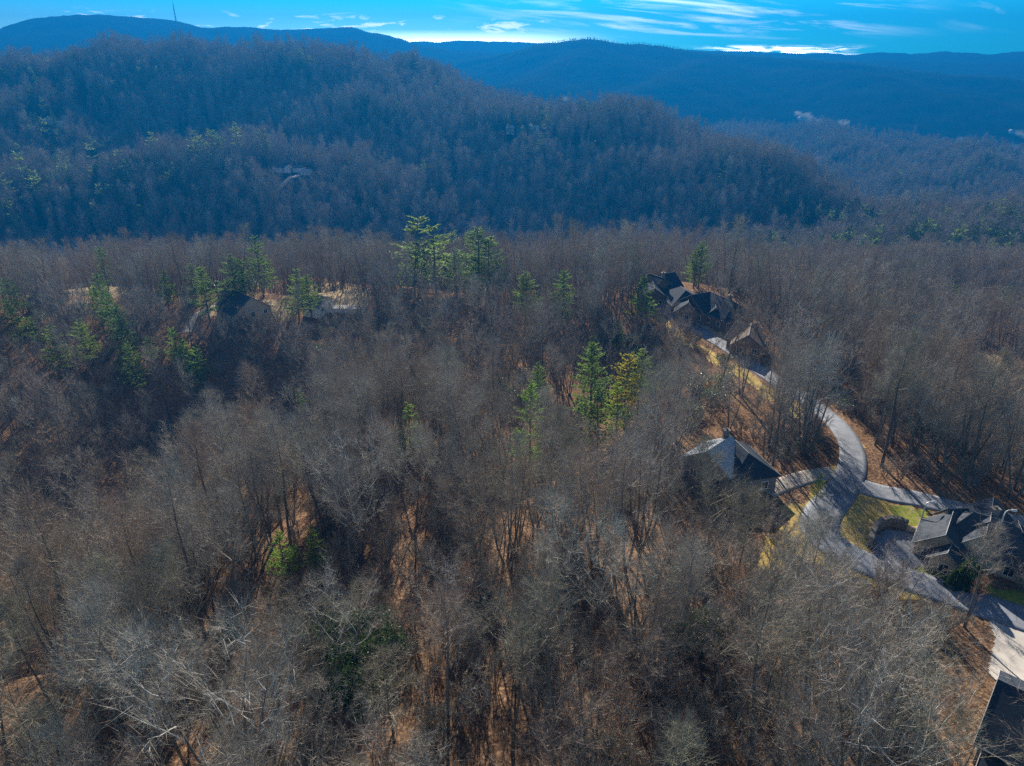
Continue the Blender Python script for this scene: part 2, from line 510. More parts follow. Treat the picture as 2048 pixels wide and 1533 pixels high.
RIDGES = [
    # the long hillside across the valley
    rl([(-400, 190, 950), (-50, 150, 1000), (150, 122, 1050), (400, 110, 1100), (560, 108, 1100), (750, 124, 1060), (880, 160, 1010), (1000, 195, 960), (1200, 242, 900), (1300, 268, 860), (1400, 295, 800), (1500, 342, 745), (1600, 402, 690), (1690, 468, 650), (1740, 505, 615)], 19, .66, .5, 80),
    # the knob with pines in front of it
    rl([(-300, 470, 600), (-60, 420, 640), (60, 362, 690), (150, 325, 730), (260, 296, 760), (360, 288, 770), (480, 296, 760), (600, 300, 740), (690, 335, 710), (760, 385, 680), (800, 440, 650)], 19, .62, .45, 45),
    # short spurs running down the long hillside
    rl([(700, 210, 940), (800, 265, 860), (850, 330, 790)], 20, .6, .6, 20),
    rl([(1000, 235, 880), (1080, 300, 810), (1130, 370, 750)], 22, .6, .6, 20),
    rl([(1180, 270, 840), (1270, 350, 760), (1330, 430, 690)], 20, .6, .6, 20),
    rl([(60, 210, 900), (90, 260, 830)], 18, .4, .4, 15),
    # right hill beyond
    rl([(1250, 275, 1700), (1380, 266, 1720), (1500, 256, 1700), (1650, 252, 1650), (1800, 268, 1560), (1900, 296, 1450), (2048, 342, 1280), (2300, 420, 1080), (2500, 470, 950)], 15, .22, .25, 70),
    rl([(1440, 272, 1640), (1540, 330, 1320), (1640, 390, 1080), (1740, 440, 900)], 3, .55, .55, 14),
    rl([(1640, 262, 1600), (1720, 320, 1320), (1790, 375, 1120), (1850, 430, 940)], 3, .55, .55, 14),
    rl([(1840, 285, 1500), (1920, 335, 1240), (2010, 390, 1030), (2100, 440, 880)], 3, .55, .55, 14),
    # low ridge with laurels on the right of the near land
    rl([(1600, 585, 330), (1660, 566, 345), (1760, 552, 355), (1900, 548, 360), (2060, 552, 365), (2300, 560, 370)], 13, .34, .2, 6),
    rl([(1850, 480, 520), (1950, 462, 540), (2060, 455, 560), (2300, 450, 600)], 17, .3, .2, 15),
    # middle mountain
    rl([(900, 122, 3100), (960, 110, 3100), (1040, 96, 3050), (1090, 82, 3000), (1180, 76, 3000), (1300, 83, 3000), (1420, 101, 3000), (1540, 113, 2950), (1700, 121, 2900), (1800, 133, 2800), (1900, 146, 2750), (2048, 156, 2700), (2400, 190, 2500)], 12, .36, .25, 60),
    rl([(1180, 98, 2800), (1080, 150, 2500), (1000, 170, 2400)], 0, .34, .34, 40),
    rl([(1420, 120, 2800), (1330, 160, 2500), (1250, 190, 2400)], 0, .34, .34, 40),
    rl([(1500, 143, 2800), (1640, 144, 2700), (1760, 150, 2600), (1850, 178, 2500), (1960, 200, 2450)], 0, .36, .3, 30),
    rl([(1850, 160, 2800), (2000, 185, 2600), (2150, 220, 2500)], 0, .36, .3, 30),
    # left mountain
    rl([(-400, 90, 3500), (-100, 72, 3500), (0, 57, 3500), (100, 37, 3500), (200, 27, 3500), (320, 34, 3500), (400, 53, 3500), (500, 52, 3500), (600, 58, 3500), (690, 54, 3500), (740, 65, 3500), (780, 82, 3500), (850, 94, 3550), (960, 106, 3600)], 4, .3, .3, 60),
    rl([(-200, 125, 2300), (0, 119, 2300), (80, 111, 2300), (160, 107, 2300), (260, 116, 2300), (400, 140, 2200)], 0, .3, .3, 60),
    rl([(760, 96, 4300), (860, 99, 4400), (960, 106, 4500), (1060, 112, 4600)], 0, .2, .2, 80),
    # farthest ranges
    rl([(-600, 108, 7200), (300, 106, 7200), (760, 90, 7200), (795, 84, 7200), (835, 80, 7200), (870, 84, 7200), (920, 82, 7200), (960, 84, 7200), (1050, 87, 7200), (1150, 92, 7200), (1500, 105, 7200), (1690, 111, 7200), (1770, 108, 7200), (1820, 113, 7200), (1860, 107, 7200), (1890, 104, 7200), (1925, 106, 7200), (1960, 111, 7200), (2000, 112, 7200), (2040, 108, 7200), (2120, 110, 7200), (2700, 110, 7200)], 0, .22, .22, 100),
    rl([(1700, 122, 5200), (1800, 124, 5200), (1900, 126, 5200), (2048, 130, 5200), (2400, 132, 5200)], 0, .22, .22, 100),
]

FLATS = []      # (x, y, radius) where the ground stays smooth, filled below


def base_h(x, y):
    """the shape of the land without small bumps; x, y arrays"""
    x = np.asarray(x, float); y = np.asarray(y, float)
    acc = np.full(x.shape, -236.0)
    e = np.exp((acc + 236) / 6.0)
    near = (y < 760)
    hn = np.full(x.shape, -400.0)
    if near.any():
        xn, yn = x[near], y[near]
        wsum = np.zeros(xn.shape); zs = np.zeros(xn.shape)
        for px, py, pz in NEAR:
            w = 1.0 / ((xn - px) ** 2 + (yn - py) ** 2 + 160.0) ** 2.2
            wsum += w; zs += w * pz
        z = zs / wsum
        z = z - np.maximum(0, yn - 380) * .42
        hn[near] = z
    e = e + np.exp((np.clip(hn, -330, 300) + 236) / 6.0)
    for P, s_f, s_b, rnd in RIDGES:
        best = np.full(x.shape, -1e9)
        for i in range(len(P) - 1):
            ax, ay, az_ = P[i]; bx, by, bz_ = P[i + 1]
            dx, dy = bx - ax, by - ay
            t = np.clip(((x - ax) * dx + (y - ay) * dy) / (dx * dx + dy * dy), 0, 1)
            cx, cy_ = ax + t * dx, ay + t * dy
            d = np.hypot(x - cx, y - cy_)
            front = y < cy_
            sl = np.where(front, s_f, s_b)
            hh = az_ + t * (bz_ - az_) - sl * (np.sqrt(d * d + rnd * rnd) - rnd)
            best = np.maximum(best, hh)
        e = e + np.exp((np.clip(best, -330, 400) + 236) / 6.0)
    return 6.0 * np.log(e) - 236


def land(x, y):
    x = np.asarray(x, float); y = np.asarray(y, float)
    h = base_h(x, y)
    m = np.ones(x.shape)
    for fx, fy, fr in FLATS:
        d = np.hypot(x - fx, y - fy)
        m = np.minimum(m, np.clip((d - fr) / 12.0, 0, 1))
    h = h + 1.6 * m * fbm(x, y, 38, 3, 3)
    k = np.clip((y - 480) / 300, 0, 1) * np.clip((1750 - y) / 450, 0, 1)
    h = h + k * 30 * ridged(x, y, 200, 3, 9)
    k2 = np.clip((y - 1700) / 500, 0, 1)
    h = h + k2 * (13 * ridged(x, y, 460, 3, 21) - 2)
    k3 = np.clip((y - 1500) / 500, 0, 1) * 1.0
    h = h + k3 * 3.5 * fbm(x, y, 34, 3, 31)
    return h


def spot(u, v, up=0.0, fn=None):
    """the place on the land that stands at this direction, seen UP metres above its ground"""
    fn = fn or base_h
    d = ray(u, v)
    ts = np.concatenate([np.arange(40, 800, 1.0), np.arange(800, 5000, 8.0)])
    X, Y, Z = d[0] * ts, d[1] * ts, d[2] * ts
    g = fn(X, Y) + up
    below = np.nonzero(Z < g)[0]
    i = below[0] if len(below) else len(ts) - 1
    if i > 0:
        a0, a1 = Z[i - 1] - g[i - 1], Z[i] - g[i]
        f = a0 / (a0 - a1) if a0 != a1 else 0
        t = ts[i - 1] + f * (ts[i] - ts[i - 1])
    else:
        t = ts[i]
    return float(d[0] * t), float(d[1] * t), float(d[2] * t - up)


def gz(x, y):
    return float(land(np.array([x]), np.array([y]))[0])


# ------------------------------------------------------------------ roads and open ground, as lines on the land
def line(pts, up=0):
    return [spot(u, v, up)[:2] for u, v in pts]


def smooth_line(p, n=10):
    p = [Vector((a, b_)) for a, b_ in p]
    q = [p[0] * 2 - p[1]] + p + [p[-1] * 2 - p[-2]]
    out = []
    for i in range(1, len(q) - 2):
        for k in range(n):
            t = k / n
            out.append(0.5 * ((2 * q[i]) + (-q[i - 1] + q[i + 1]) * t + (2 * q[i - 1] - 5 * q[i] + 4 * q[i + 1] - q[i + 2]) * t * t + (-q[i - 1] + 3 * q[i] - 3 * q[i + 1] + q[i + 2]) * t ** 3))
    out.append(q[-2])
    return out


ROAD_A = smooth_line(line([(2250, 1310), (2048, 1240), (1940, 1203), (1830, 1165), (1740, 1132), (1675, 1098), (1640, 1062), (1648, 1025), (1680, 985), (1702, 945), (1705, 905), (1690, 870), (1655, 832), (1605, 795), (1555, 765), (1515, 738), (1465, 703), (1415, 672), (1370, 645), (1335, 622), (1300, 603)]))
ROAD_B = smooth_line(line([(1690, 962), (1760, 985), (1840, 1000), (1930, 1022), (2048, 1048), (2250, 1080)]))
DRIVE_3 = smooth_line(line([(1672, 945), (1625, 952), (1580, 965), (1530, 985)]))
for p in ROAD_A[::4] + ROAD_B[::4] + DRIVE_3[::4]:
    FLATS.append((p.x, p.y, 7))
PADS = [spot(1985, 1100), spot(1890, 1090), spot(1800, 1090), spot(2030, 1450), spot(2020, 1310), spot(1430, 940), spot(1340, 590), spot(1420, 620), spot(1490, 680), spot(480, 625), spot(650, 620), spot(100, 600)]
for p in PADS:
    FLATS.append((p[0], p[1], 15))

# ------------------------------------------------------------------ the ground sheet
ny, nx = 760, 720
r0, r1 = 70.0, 4750.0
rr = r0 * (r1 / r0) ** (np.linspace(0, 1, ny) ** 0.92)
ys = rr - 85.0
ss = np.linspace(-1.35, 1.35, nx)
YY, SS = np.meshgrid(ys, ss, indexing='ij')
XX = SS * (YY + 150.0)
ZZ = land(XX.ravel(), YY.ravel()).reshape(XX.shape)
me = bpy.data.meshes.new('ground')
me.vertices.add(nx * ny)
me.vertices.foreach_set('co', np.stack([XX, YY, ZZ], -1).astype(np.float32).ravel())
ii = (np.arange(ny - 1)[:, None] * nx + np.arange(nx - 1)[None]).ravel()
fa = np.stack([ii, ii + 1, ii + nx + 1, ii + nx], -1).astype(np.int32)
me.loops.add(fa.size)
me.loops.foreach_set('vertex_index', fa.ravel())
me.polygons.add(len(fa))
me.polygons.foreach_set('loop_start', np.arange(0, fa.size, 4, dtype=np.int32))
me.polygons.foreach_set('use_smooth', np.ones(len(fa), dtype=bool))
me.update(calc_edges=True)
cn = me.attributes.new('shaded_canopy', 'FLOAT', 'POINT')
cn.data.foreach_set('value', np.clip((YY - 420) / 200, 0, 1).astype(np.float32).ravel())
fd = np.zeros(XX.shape)
for (u, v, rx, ry) in ((1600, 230, 12, 30), (1622, 240, 13, 40), (1638, 244, 12, 20), (1684, 246, 14, 20), (2030, 306, 80, 50), (2000, 300, 25, 25), (1925, 281, 14, 14), (1130, 196, 14, 14), (2042, 268, 18, 20)):
    fx, fy, _ = spot(u, v, 0, land)
    q = np.hypot((XX - fx) / rx, (YY - fy) / ry) + 0.5 * fbm(XX, YY, 60, 3, 5)
    fd = np.maximum(fd, np.clip((1.05 - q) * 6, 0, 1))
ff = me.attributes.new('field', 'FLOAT', 'POINT')
ff.data.foreach_set('value', fd.astype(np.float32).ravel())
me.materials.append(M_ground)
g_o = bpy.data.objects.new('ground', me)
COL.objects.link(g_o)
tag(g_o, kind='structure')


def strip(name, pts, width, lift, m, taper=None, edge=0.25):
    """a road draped on the land, a little raised, with edges that go into the ground"""
    mb = MB()
    rows = []
    n = len(pts)
    for i, p in enumerate(pts):
        d = (pts[min(i + 1, n - 1)] - pts[max(i - 1, 0)])
        d = d.normalized() if d.length > 0 else Vector((0, 1))
        s = Vector((-d.y, d.x))
        w = width(i / (n - 1)) if callable(width) else width
        row = []
        for k in range(7):
            q = p + s * (w * (k / 6 - 0.5))
            row.append((q.x, q.y, gz(q.x, q.y) + lift + 0.04 * (1 - abs(k / 3 - 1))))
        rows.append([(row[0][0], row[0][1], row[0][2] - edge)] + row + [(row[-1][0], row[-1][1], row[-1][2] - edge)])
    k = len(rows[0])
    for r in rows: mb.v += r
    for i in range(n - 1):
        for j in range(k - 1):
            mb.f.append((i * k + j, i * k + j + 1, (i + 1) * k + j + 1, (i + 1) * k + j)); mb.m.append(0)
    o = mb.build(name, m, smooth=True)
    return tag(o, kind='structure')


def sheet(name, poly, lift, m, step=1.5, fuzz=0.0, kind='structure'):
    """a patch of ground cover inside an outline, following the land"""
    P = np.array(poly)
    x0, y0 = P.min(0); x1, y1 = P.max(0)
    gx = np.arange(x0, x1 + step, step); gy = np.arange(y0, y1 + step, step)
    GX, GY = np.meshgrid(gx, gy, indexing='ij')
    fx = GX + (fuzz * fbm(GX, GY, 6, 3, 77) if fuzz else 0)
    fy = GY + (fuzz * fbm(GX, GY, 6, 3, 78) if fuzz else 0)
    inside = np.zeros(GX.shape, bool)
    j = len(P) - 1
    for i in range(len(P)):
        c = ((P[i, 1] > fy) != (P[j, 1] > fy)) & (fx < (P[j, 0] - P[i, 0]) * (fy - P[i, 1]) / (P[j, 1] - P[i, 1] + 1e-9) + P[i, 0])
        inside ^= c; j = i
    H = land(GX.ravel(), GY.ravel()).reshape(GX.shape) + lift
    idx = -np.ones(GX.shape, int)
    mb = MB()
    for a in range(GX.shape[0] - 1):
        for b_ in range(GX.shape[1] - 1):
            if inside[a, b_]:
                q = []
                for (c, d) in ((a, b_), (a + 1, b_), (a + 1, b_ + 1), (a, b_ + 1)):
                    if idx[c, d] < 0:
                        idx[c, d] = len(mb.v); mb.v.append((GX[c, d], GY[c, d], H[c, d]))
                    q.append(int(idx[c, d]))
                mb.f.append(tuple(q)); mb.m.append(0)
    o = mb.build(name, m, smooth=True)
    return tag(o, kind=kind)


def pxpoly(pts):
    return [spot(u, v)[:2] for u, v in pts]


GRASS = {
    'verge': pxpoly([(1490, 1130), (1520, 1105), (1545, 1060), (1590, 1020), (1625, 985), (1660, 962), (1690, 975), (1660, 1010), (1640, 1050), (1660, 1085), (1700, 1112), (1760, 1142), (1830, 1172), (1850, 1190), (1800, 1200), (1740, 1180), (1690, 1160), (1640, 1150), (1590, 1120), (1540, 1130)]),
    'verge.001': pxpoly([(1680, 1000), (1720, 985), (1780, 1000), (1850, 1030), (1840, 1062), (1750, 1062), (1745, 1110), (1700, 1100), (1655, 1070), (1655, 1040)]),
    'verge.002': pxpoly([(1700, 865), (1722, 890), (1735, 925), (1730, 955), (1712, 955), (1712, 900), (1685, 862)]),
    'verge.003': pxpoly([(1295, 615), (1330, 648), (1380, 680), (1440, 715), (1500, 752), (1560, 790), (1620, 830), (1600, 840), (1540, 800), (1480, 762), (1400, 710), (1340, 668), (1285, 625)]),
    'verge.004': pxpoly([(1650, 940), (1672, 925), (1668, 965), (1640, 962)]),
}
for k, poly in GRASS.items():
    sheet('grass_verge', poly, 0.045, M_gold, 0.6, 3.0)
sheet('lawn', pxpoly([(1800, 1105), (1880, 1120), (1930, 1165), (1990, 1180), (2100, 1200), (2100, 1260), (2048, 1232), (1940, 1195), (1860, 1165), (1790, 1140)]), 0.045, M_lawn, 1.2, 1.0)
sheet('lawn', pxpoly([(1780, 1010), (1860, 1030), (1850, 1060), (1790, 1050)]), 0.08, M_lawn, 1.2, 1.0)
GR2 = [pxpoly([(395, 612), (455, 590), (500, 600), (560, 606), (590, 625), (560, 655), (500, 640), (430, 645)]),
       pxpoly([(615, 575), (680, 570), (740, 590), (720, 625), (640, 622), (615, 600)]),
       pxpoly([(110, 575), (190, 568), (250, 575), (240, 592), (120, 598)]),
       pxpoly([(1960, 712), (2010, 715), (2020, 755), (1970, 755)]),
       pxpoly([(1390, 640), (1460, 650), (1500, 690), (1440, 690), (1400, 665)])]
for poly in GR2:
    sheet('tan_grass', poly, 0.045, M_tan, 2.0, 2.0)
CAR = pxpoly([(1975, 1240), (2060, 1262), (2150, 1290), (2150, 1440), (2048, 1392), (2004, 1372), (1975, 1350), (1982, 1310), (1990, 1280)])
sheet('driveway', CAR, 0.09, M_concrete, 0.3)
COURT = pxpoly([(1745, 1120), (1745, 1078), (1770, 1060), (1815, 1066), (1850, 1085), (1880, 1110), (1860, 1135), (1800, 1140)])
sheet('driveway', COURT, 0.10, M_asphalt, 0.35)
sheet('driveway', pxpoly([(1395, 640), (1440, 628), (1475, 640), (1450, 660), (1405, 662), (1385, 655)]), 0.09, M_concrete, 1.0)
strip('road', ROAD_A, lambda t: 6.4 - 1.6 * min(1, max(0, (t - .36) * 6)), 0.14, M_asphalt)
strip('road', ROAD_B, 5.5, 0.125, M_asphalt)
strip('driveway', DRIVE_3, 4.2, 0.11, M_gravel)
DRIVE_7 = smooth_line(line([(372, 668), (385, 640), (410, 622), (445, 608)]))
strip('driveway', DRIVE_7, 3.5, 0.11, M_gravel)
strip('path', smooth_line(line([(560, 372), (580, 352), (600, 340), (628, 330)])), 5, 0.3, M_gravel)


# ------------------------------------------------------------------ tree shapes
def rv(s=1.0):
    return Vector((random.gauss(0, s), random.gauss(0, s), random.gauss(0, s)))


def bare_tree(H, spread, first, nl, lod, lean=0.0, pale=0.0, upr=0.9, forks=1):
    """returns (trunk MB, crown MB) of a leafless tree of height H"""
    tr, cr = MB(), MB()
    sides = {0: 8, 1: 5, 2: 4}[lod]
    stems = []
    r_base = H * 0.0125
    for fk in range(forks):
        d = Vector((random.gauss(0, lean + 0.03), random.gauss(0, lean + 0.03), 1)).normalized()
        if forks > 1: d = (d + Vector((math.cos(fk * 6.28 / forks), math.sin(fk * 6.28 / forks), 0)) * 0.28).normalized()
        p = Vector((0, 0, -1.2)); pts, rad = [p.copy()], [r_base * 1.35]
        n = 9
        for i in range(n):
            p = p + d * ((H + 1.2) / n) * (0.97 if forks > 1 else 1)
            d = (d + Vector((random.gauss(0, .045), random.gauss(0, .045), 0.05 * forks))).normalized()
            pts.append(p.copy()); rad.append(r_base * (1 - 0.93 * ((i + 1) / n) ** 1.05) * (0.8 if forks > 1 else 1))
        tr.tube(pts, rad, sides)
        stems.append((pts, rad))
    tw = {0: 0.0135, 1: 0.024, 2: 0.062}[lod]
    n2 = {0: 8, 1: 6, 2: 3}[lod]
    n3 = {0: 8, 1: 6, 2: 4}[lod]
    for si, (pts, rad) in enumerate(stems):
        for li in range(int(nl / forks)):
            f = first + (1 - first) * (li + random.random() * .8) / (nl / forks)
            f = min(f, 0.985)
            x = f * (len(pts) - 1); i = int(x)
            base = pts[i].lerp(pts[min(i + 1, len(pts) - 1)], x - i)
            rb = (rad[i] * (1 - (x - i)) + rad[min(i + 1, len(rad) - 1)] * (x - i))
            az_ = li * 2.4 + random.random() * 1.2
            g = (f - first) / (1 - first)
            L = spread * (0.55 + 0.75 * math.sin(math.pi * min(1, g * .9 + .16))) * random.uniform(.7, 1.15)
            el_ = math.radians(random.uniform(26, 50) + 30 * g) * upr
            d = Vector((math.cos(az_) * math.cos(el_), math.sin(az_) * math.cos(el_), math.sin(el_)))
            q = base.copy(); bp, br = [q.copy()], [max(0.03, min(rb * .7, L * .018 + .035))]
            ns = 6
            for s in range(ns):
                q = q + d * (L / ns)
                d = (d + rv(.10) + Vector((0, 0, .07))).normalized()
                bp.append(q.copy()); br.append(max(tw * .6, br[0] * (1 - (s + 1) / (ns + .4))))
            cr.tube(bp, br, 4 if lod == 0 else 3, 1 if random.random() < pale else 0, cap=False)
            for bi in range(n2):
                t = 0.22 + 0.76 * (bi + random.random()) / n2
                x2 = t * ns; i2 = min(int(x2), ns - 1)
                b0 = bp[i2].lerp(bp[i2 + 1], x2 - i2)
                dm = (bp[i2 + 1] - bp[i2]).normalized()
                side = dm.cross(rv()).normalized()
                d2 = (dm * random.uniform(.5, .9) + side * random.uniform(.45, .9) + Vector((0, 0, .30))).normalized()
                L2 = L * random.uniform(.26, .5) * (1.1 - .45 * t)
                q2 = b0.copy(); sp = [q2.copy()]
                for s in range(3):
                    q2 = q2 + d2 * (L2 / 3)
                    d2 = (d2 + rv(.14) + Vector((0, 0, .10))).normalized()
                    sp.append(q2.copy())
                w2 = max(tw * .9, br[i2] * .5)
                mi2 = 1 if random.random() < pale * .6 else 0
                if lod < 2:
                    cr.tube(sp, [w2, w2 * .75, w2 * .55, w2 * .3], 3, mi2, cap=False)
                else:
                    a = rv(tw * .7); cr.tri(sp[0] - a, sp[0] + a, sp[3], 0)
                for ti in range(n3):
                    t3 = random.uniform(.1, 1.0) * 3; i3 = min(int(t3), 2)
                    c0 = sp[i3].lerp(sp[i3 + 1], t3 - i3)
                    dm3 = (sp[i3 + 1] - sp[i3]).normalized()
                    d3 = (dm3 * .8 + rv(.55) + Vector((0, 0, .32))).normalized()
                    L3 = random.uniform(.5, 1.25) * (1.0 + .04 * H) * (1.0 if lod < 2 else 1.5) * (.8 + .02 * H)
                    a = d3.cross(rv()).normalized() * tw
                    mid = c0 + d3 * L3 * .5 + rv(.05)
                    cr.tri(c0 - a, c0 + a, c0 + d3 * L3 + rv(.06), 1 if random.random() < pale * .45 else 0)
                    if lod == 0:
                        for _ in range(2):
                            d4 = (d3 + rv(.5) + Vector((0, 0, .15))).normalized()
                            c4 = c0 + d3 * L3 * random.uniform(.2, .7)
                            a4 = d4.cross(rv()).normalized() * tw * .75
                            cr.tri(c4 - a4, c4 + a4, c4 + d4 * L3 * random.uniform(.35, .7), 0)
    return tr, cr


def pine(H, spread, lod, bare=.25, irregular=.25, droop=0.0):
    tr, cr = MB(), MB()
    pts = [Vector((0, 0, -1.2))]
    d = Vector((random.gauss(0, .02), random.gauss(0, .02), 1)).normalized()
    for i in range(7):
        pts.append(pts[-1] + d * ((H + 1.2) / 7)); d = (d + Vector((random.gauss(0, .015), random.gauss(0, .015), 0))).normalized()
    tr.tube(pts, [H * .0125 * (1.2 - i / 6.4) + .015 for i in range(8)], 7 if lod == 0 else 5)
    nw = {0: int(H * .85), 1: int(H * .55)}[lod]
    for w in range(nw):
        f = bare + (1 - bare) * (w + .5 * random.random()) / nw
        if random.random() < irregular * .5: continue
        x = f * 7; i = min(int(x), 6)
        g = (f - bare) / (1 - bare)
        Lr = spread * ((1 - g) ** .75 * .95 + .10) * (0.6 + .4 * min(1, g * 6 + .25))
        nb = 5 if lod == 0 else 4
        for bI in range(nb):
            L = Lr * random.uniform(1 - irregular * 1.4, 1 + irregular)
            if L < .3: L = .3
            xb = max(0, min(6.99, x + random.gauss(0, .16))); ib = int(xb)
            base = pts[ib].lerp(pts[ib + 1], xb - ib)
            a_ = w * 1.1 + bI * 6.283 / nb + random.gauss(0, .25)
            up = .12 + .5 * g - droop + random.gauss(0, .14)
            d = Vector((math.cos(a_), math.sin(a_), up)).normalized()
            tip = base + d * L + Vector((0, 0, .08 * L))
            if lod == 0: cr.tube([base, base + d * L * .5, tip], [.05, .035, .015], 3, 1, cap=False)
            nt_ = max(3, int(L * (5.0 if lod == 0 else 2.6)))
            side = Vector((-d.y, d.x, 0)).normalized()
            for k in range(nt_):
                t = .25 + .8 * (k + random.random()) / nt_
                c = base.lerp(tip, t) + side * random.gauss(0, .20 * L * (1.1 - .5 * t)) + Vector((0, 0, random.gauss(0, .06)))
                for j in range(7 if lod == 0 else 4):
                    dd = (d * .7 + side * random.gauss(0, .7) + Vector((0, 0, random.uniform(-.05, .55)))).normalized()
                    LL = random.uniform(.35, .65) * (1.0 if lod == 0 else 2.0) * (.75 + .012 * H)
                    a = dd.cross(rv()).normalized() * (.075 if lod == 0 else .17) * (1 + .01 * H)
                    cr.tri(c - a, c + a, c + dd * LL, 0)
    return tr, cr


def shrub(Rr, Hh, n, leaf, stems=6):
    st, lv = MB(), MB()
    for s in range(stems):
        a = s * 6.28 / stems + random.random()
        st.tube([(0, 0, -.4), (math.cos(a) * Rr * .35, math.sin(a) * Rr * .35, Hh * .4), (math.cos(a) * Rr * .6, math.sin(a) * Rr * .6, Hh * .75)], [.06, .045, .02], 4)
    lobes = [(Vector((random.gauss(0, Rr * .4), random.gauss(0, Rr * .4), Hh * random.uniform(.3, .7))), random.uniform(.35, .55)) for _ in range(9)]
    for i in range(n):
        c, s = random.choice(lobes)
        dr = rv().normalized()
        p = c + Vector((dr.x * Rr * s, dr.y * Rr * s, dr.z * Hh * s * .6)) * random.uniform(.7, 1.05)
        if p.z < .1: continue
        d = (dr + rv(.5) + Vector((0, 0, .1))).normalized()
        a = d.cross(rv()).normalized() * leaf * .3
        lv.quad(p, p + d * leaf * .5 + a, p + d * leaf, p + d * leaf * .5 - a)
    return st, lv


def brush(Hh, lod=0):
    """bare many-stemmed understory bush"""
    st, lv = MB(), MB()
    for s in range(7):
        a = random.random() * 6.28
        d = Vector((math.cos(a) * .35, math.sin(a) * .35, 1)).normalized()
        q = Vector((math.cos(a) * .2, math.sin(a) * .2, -.3)); pts = [q.copy()]
        L = Hh * random.uniform(.7, 1.1)
        for k in range(4):
            q = q + d * L / 4; d = (d + rv(.12)).normalized(); pts.append(q.copy())
        st.tube(pts, [.045, .035, .028, .02, .01], 3, cap=False)
        for k in range(34 if lod == 0 else 16):
            t = random.uniform(.3, 1) * 4; i = min(int(t), 3)
            c = pts[i].lerp(pts[i + 1], t - i)
            dd = (d + rv(.6) + Vector((0, 0, .2))).normalized()
            aa = dd.cross(rv()).normalized() * .02
            LL = random.uniform(.4, 1.3)
            lv.tri(c - aa, c + aa, c + dd * LL)
            for _ in range(2):
                d4 = (dd + rv(.5)).normalized(); c4 = c + dd * LL * random.uniform(.2, .7)
                a4 = d4.cross(rv()).normalized() * .016
                lv.tri(c4 - a4, c4 + a4, c4 + d4 * LL * .5)
    return st, lv


def leafy(H, spread, n, leaf):
    tr, cr = bare_tree(H, spread, .25, 14, 1)
    lv = MB()
    lv.v, lv.f, lv.m = list(cr.v), list(cr.f), [1] * len(cr.m)
    pv = [Vector(v) for v in cr.v]
    for i in range(n):
        p = random.choice(pv) + rv(.3)
        d = rv().normalized(); a = d.cross(rv()).normalized() * leaf * .35
        lv.quad(p, p + d * leaf * .5 + a, p + d * leaf, p + d * leaf * .5 - a, 0)
    return tr, lv


class Form:
    """one shape of tree: separate trunk and crown meshes, and both joined for the distant wood"""
    def __init__(self, parts, tname, cname, tmat, cmats, H):
        t, c = parts
        self.t = t.mesh(tname, tmat, True); self.c = c.mesh(cname, cmats)
        self.H = H
        j = MB()
        j.v = t.v + c.v
        j.f = t.f + [tuple(i + len(t.v) for i in f) for f in c.f]
        j.m = [0] * len(t.f) + [m + 1 for m in c.m]
        self.j = j
        self.mats = [tmat] + (list(cmats) if isinstance(cmats, (list, tuple)) else [cmats])
        self.tname, self.cname = tname, cname

    def joined(self, name):
        return self.j.mesh(name, self.mats)


TW = [M_twig, M_pale]
near_forms, near_looks = [], []
for H, sp, first, nl, kw, look in (
        (23, 3.4, .58, 18, {}, 'tall straight grey bare tree'),
        (22, 2.4, .64, 14, {}, 'slender grey bare tree'),
        (19, 5.4, .42, 22, dict(forks=3), 'broad fan shaped bare tree'),
        (23, 3.8, .52, 20, dict(lean=.06), 'tall leaning bare tree'),
        (16, 4.4, .36, 22, dict(forks=2), 'round brownish bare tree'),
        (21, 3.6, .50, 20, dict(forks=2, lean=.03), 'narrow twin stemmed bare tree'),
        (20, 6.6, .32, 22, dict(pale=1.0, forks=3), 'bare tree with whitish limbs'),
        (12, 2.6, .30, 14, {}, 'small dense bare tree'),
        (21, 4.8, .48, 20, dict(pale=.3, forks=2), 'high bare tree with a few pale limbs')):
    near_forms.append(Form(bare_tree(H, sp, first, nl, 0, **kw), 'trunk', 'crown', M_trunk, TW, H))
    near_looks.append(look)
mid_forms = [Form(bare_tree(H, sp, f, nl, 1, forks=fk), 'trunk', 'crown', M_trunk, TW, H) for H, sp, f, nl, fk in
             ((22, 3.4, .54, 18, 1), (21, 2.6, .58, 15, 1), (18, 5.2, .40, 22, 3), (16, 4.4, .36, 20, 2), (12, 2.8, .30, 14, 1))]
far_forms = [Form(bare_tree(H, sp, f, nl, 2, forks=fk), 'trunk', 'crown', M_trunk, TW, H) for H, sp, f, nl, fk in
             ((22, 4.2, .42, 20, 1), (19, 6.2, .32, 24, 1), (24, 3.2, .48, 16, 1), (16, 6.4, .25, 24, 1))]
pine_near = [Form(pine(22, 5.6, 0, .22, .25), 'trunk', 'crown', M_trunk, [M_needle, M_trunk], 22),
             Form(pine(20, 5.0, 0, .18, .18), 'trunk', 'crown', M_trunk, [M_needle, M_trunk], 20),
             Form(pine(24, 6.0, 0, .38, .35), 'trunk', 'crown', M_trunk, [M_needle, M_trunk], 24)]
pine_bright = [Form(pine(16, 4.8, 0, .15, .2), 'trunk', 'crown', M_trunk, [M_bright, M_trunk], 16),
               Form(pine(15, 4.0, 0, .10, .2), 'trunk', 'crown', M_trunk, [M_bright, M_trunk], 15)]
pine_olive = [Form(pine(16, 4.8, 0, .12, .3), 'trunk', 'crown', M_trunk, [M_olive, M_trunk], 16)]
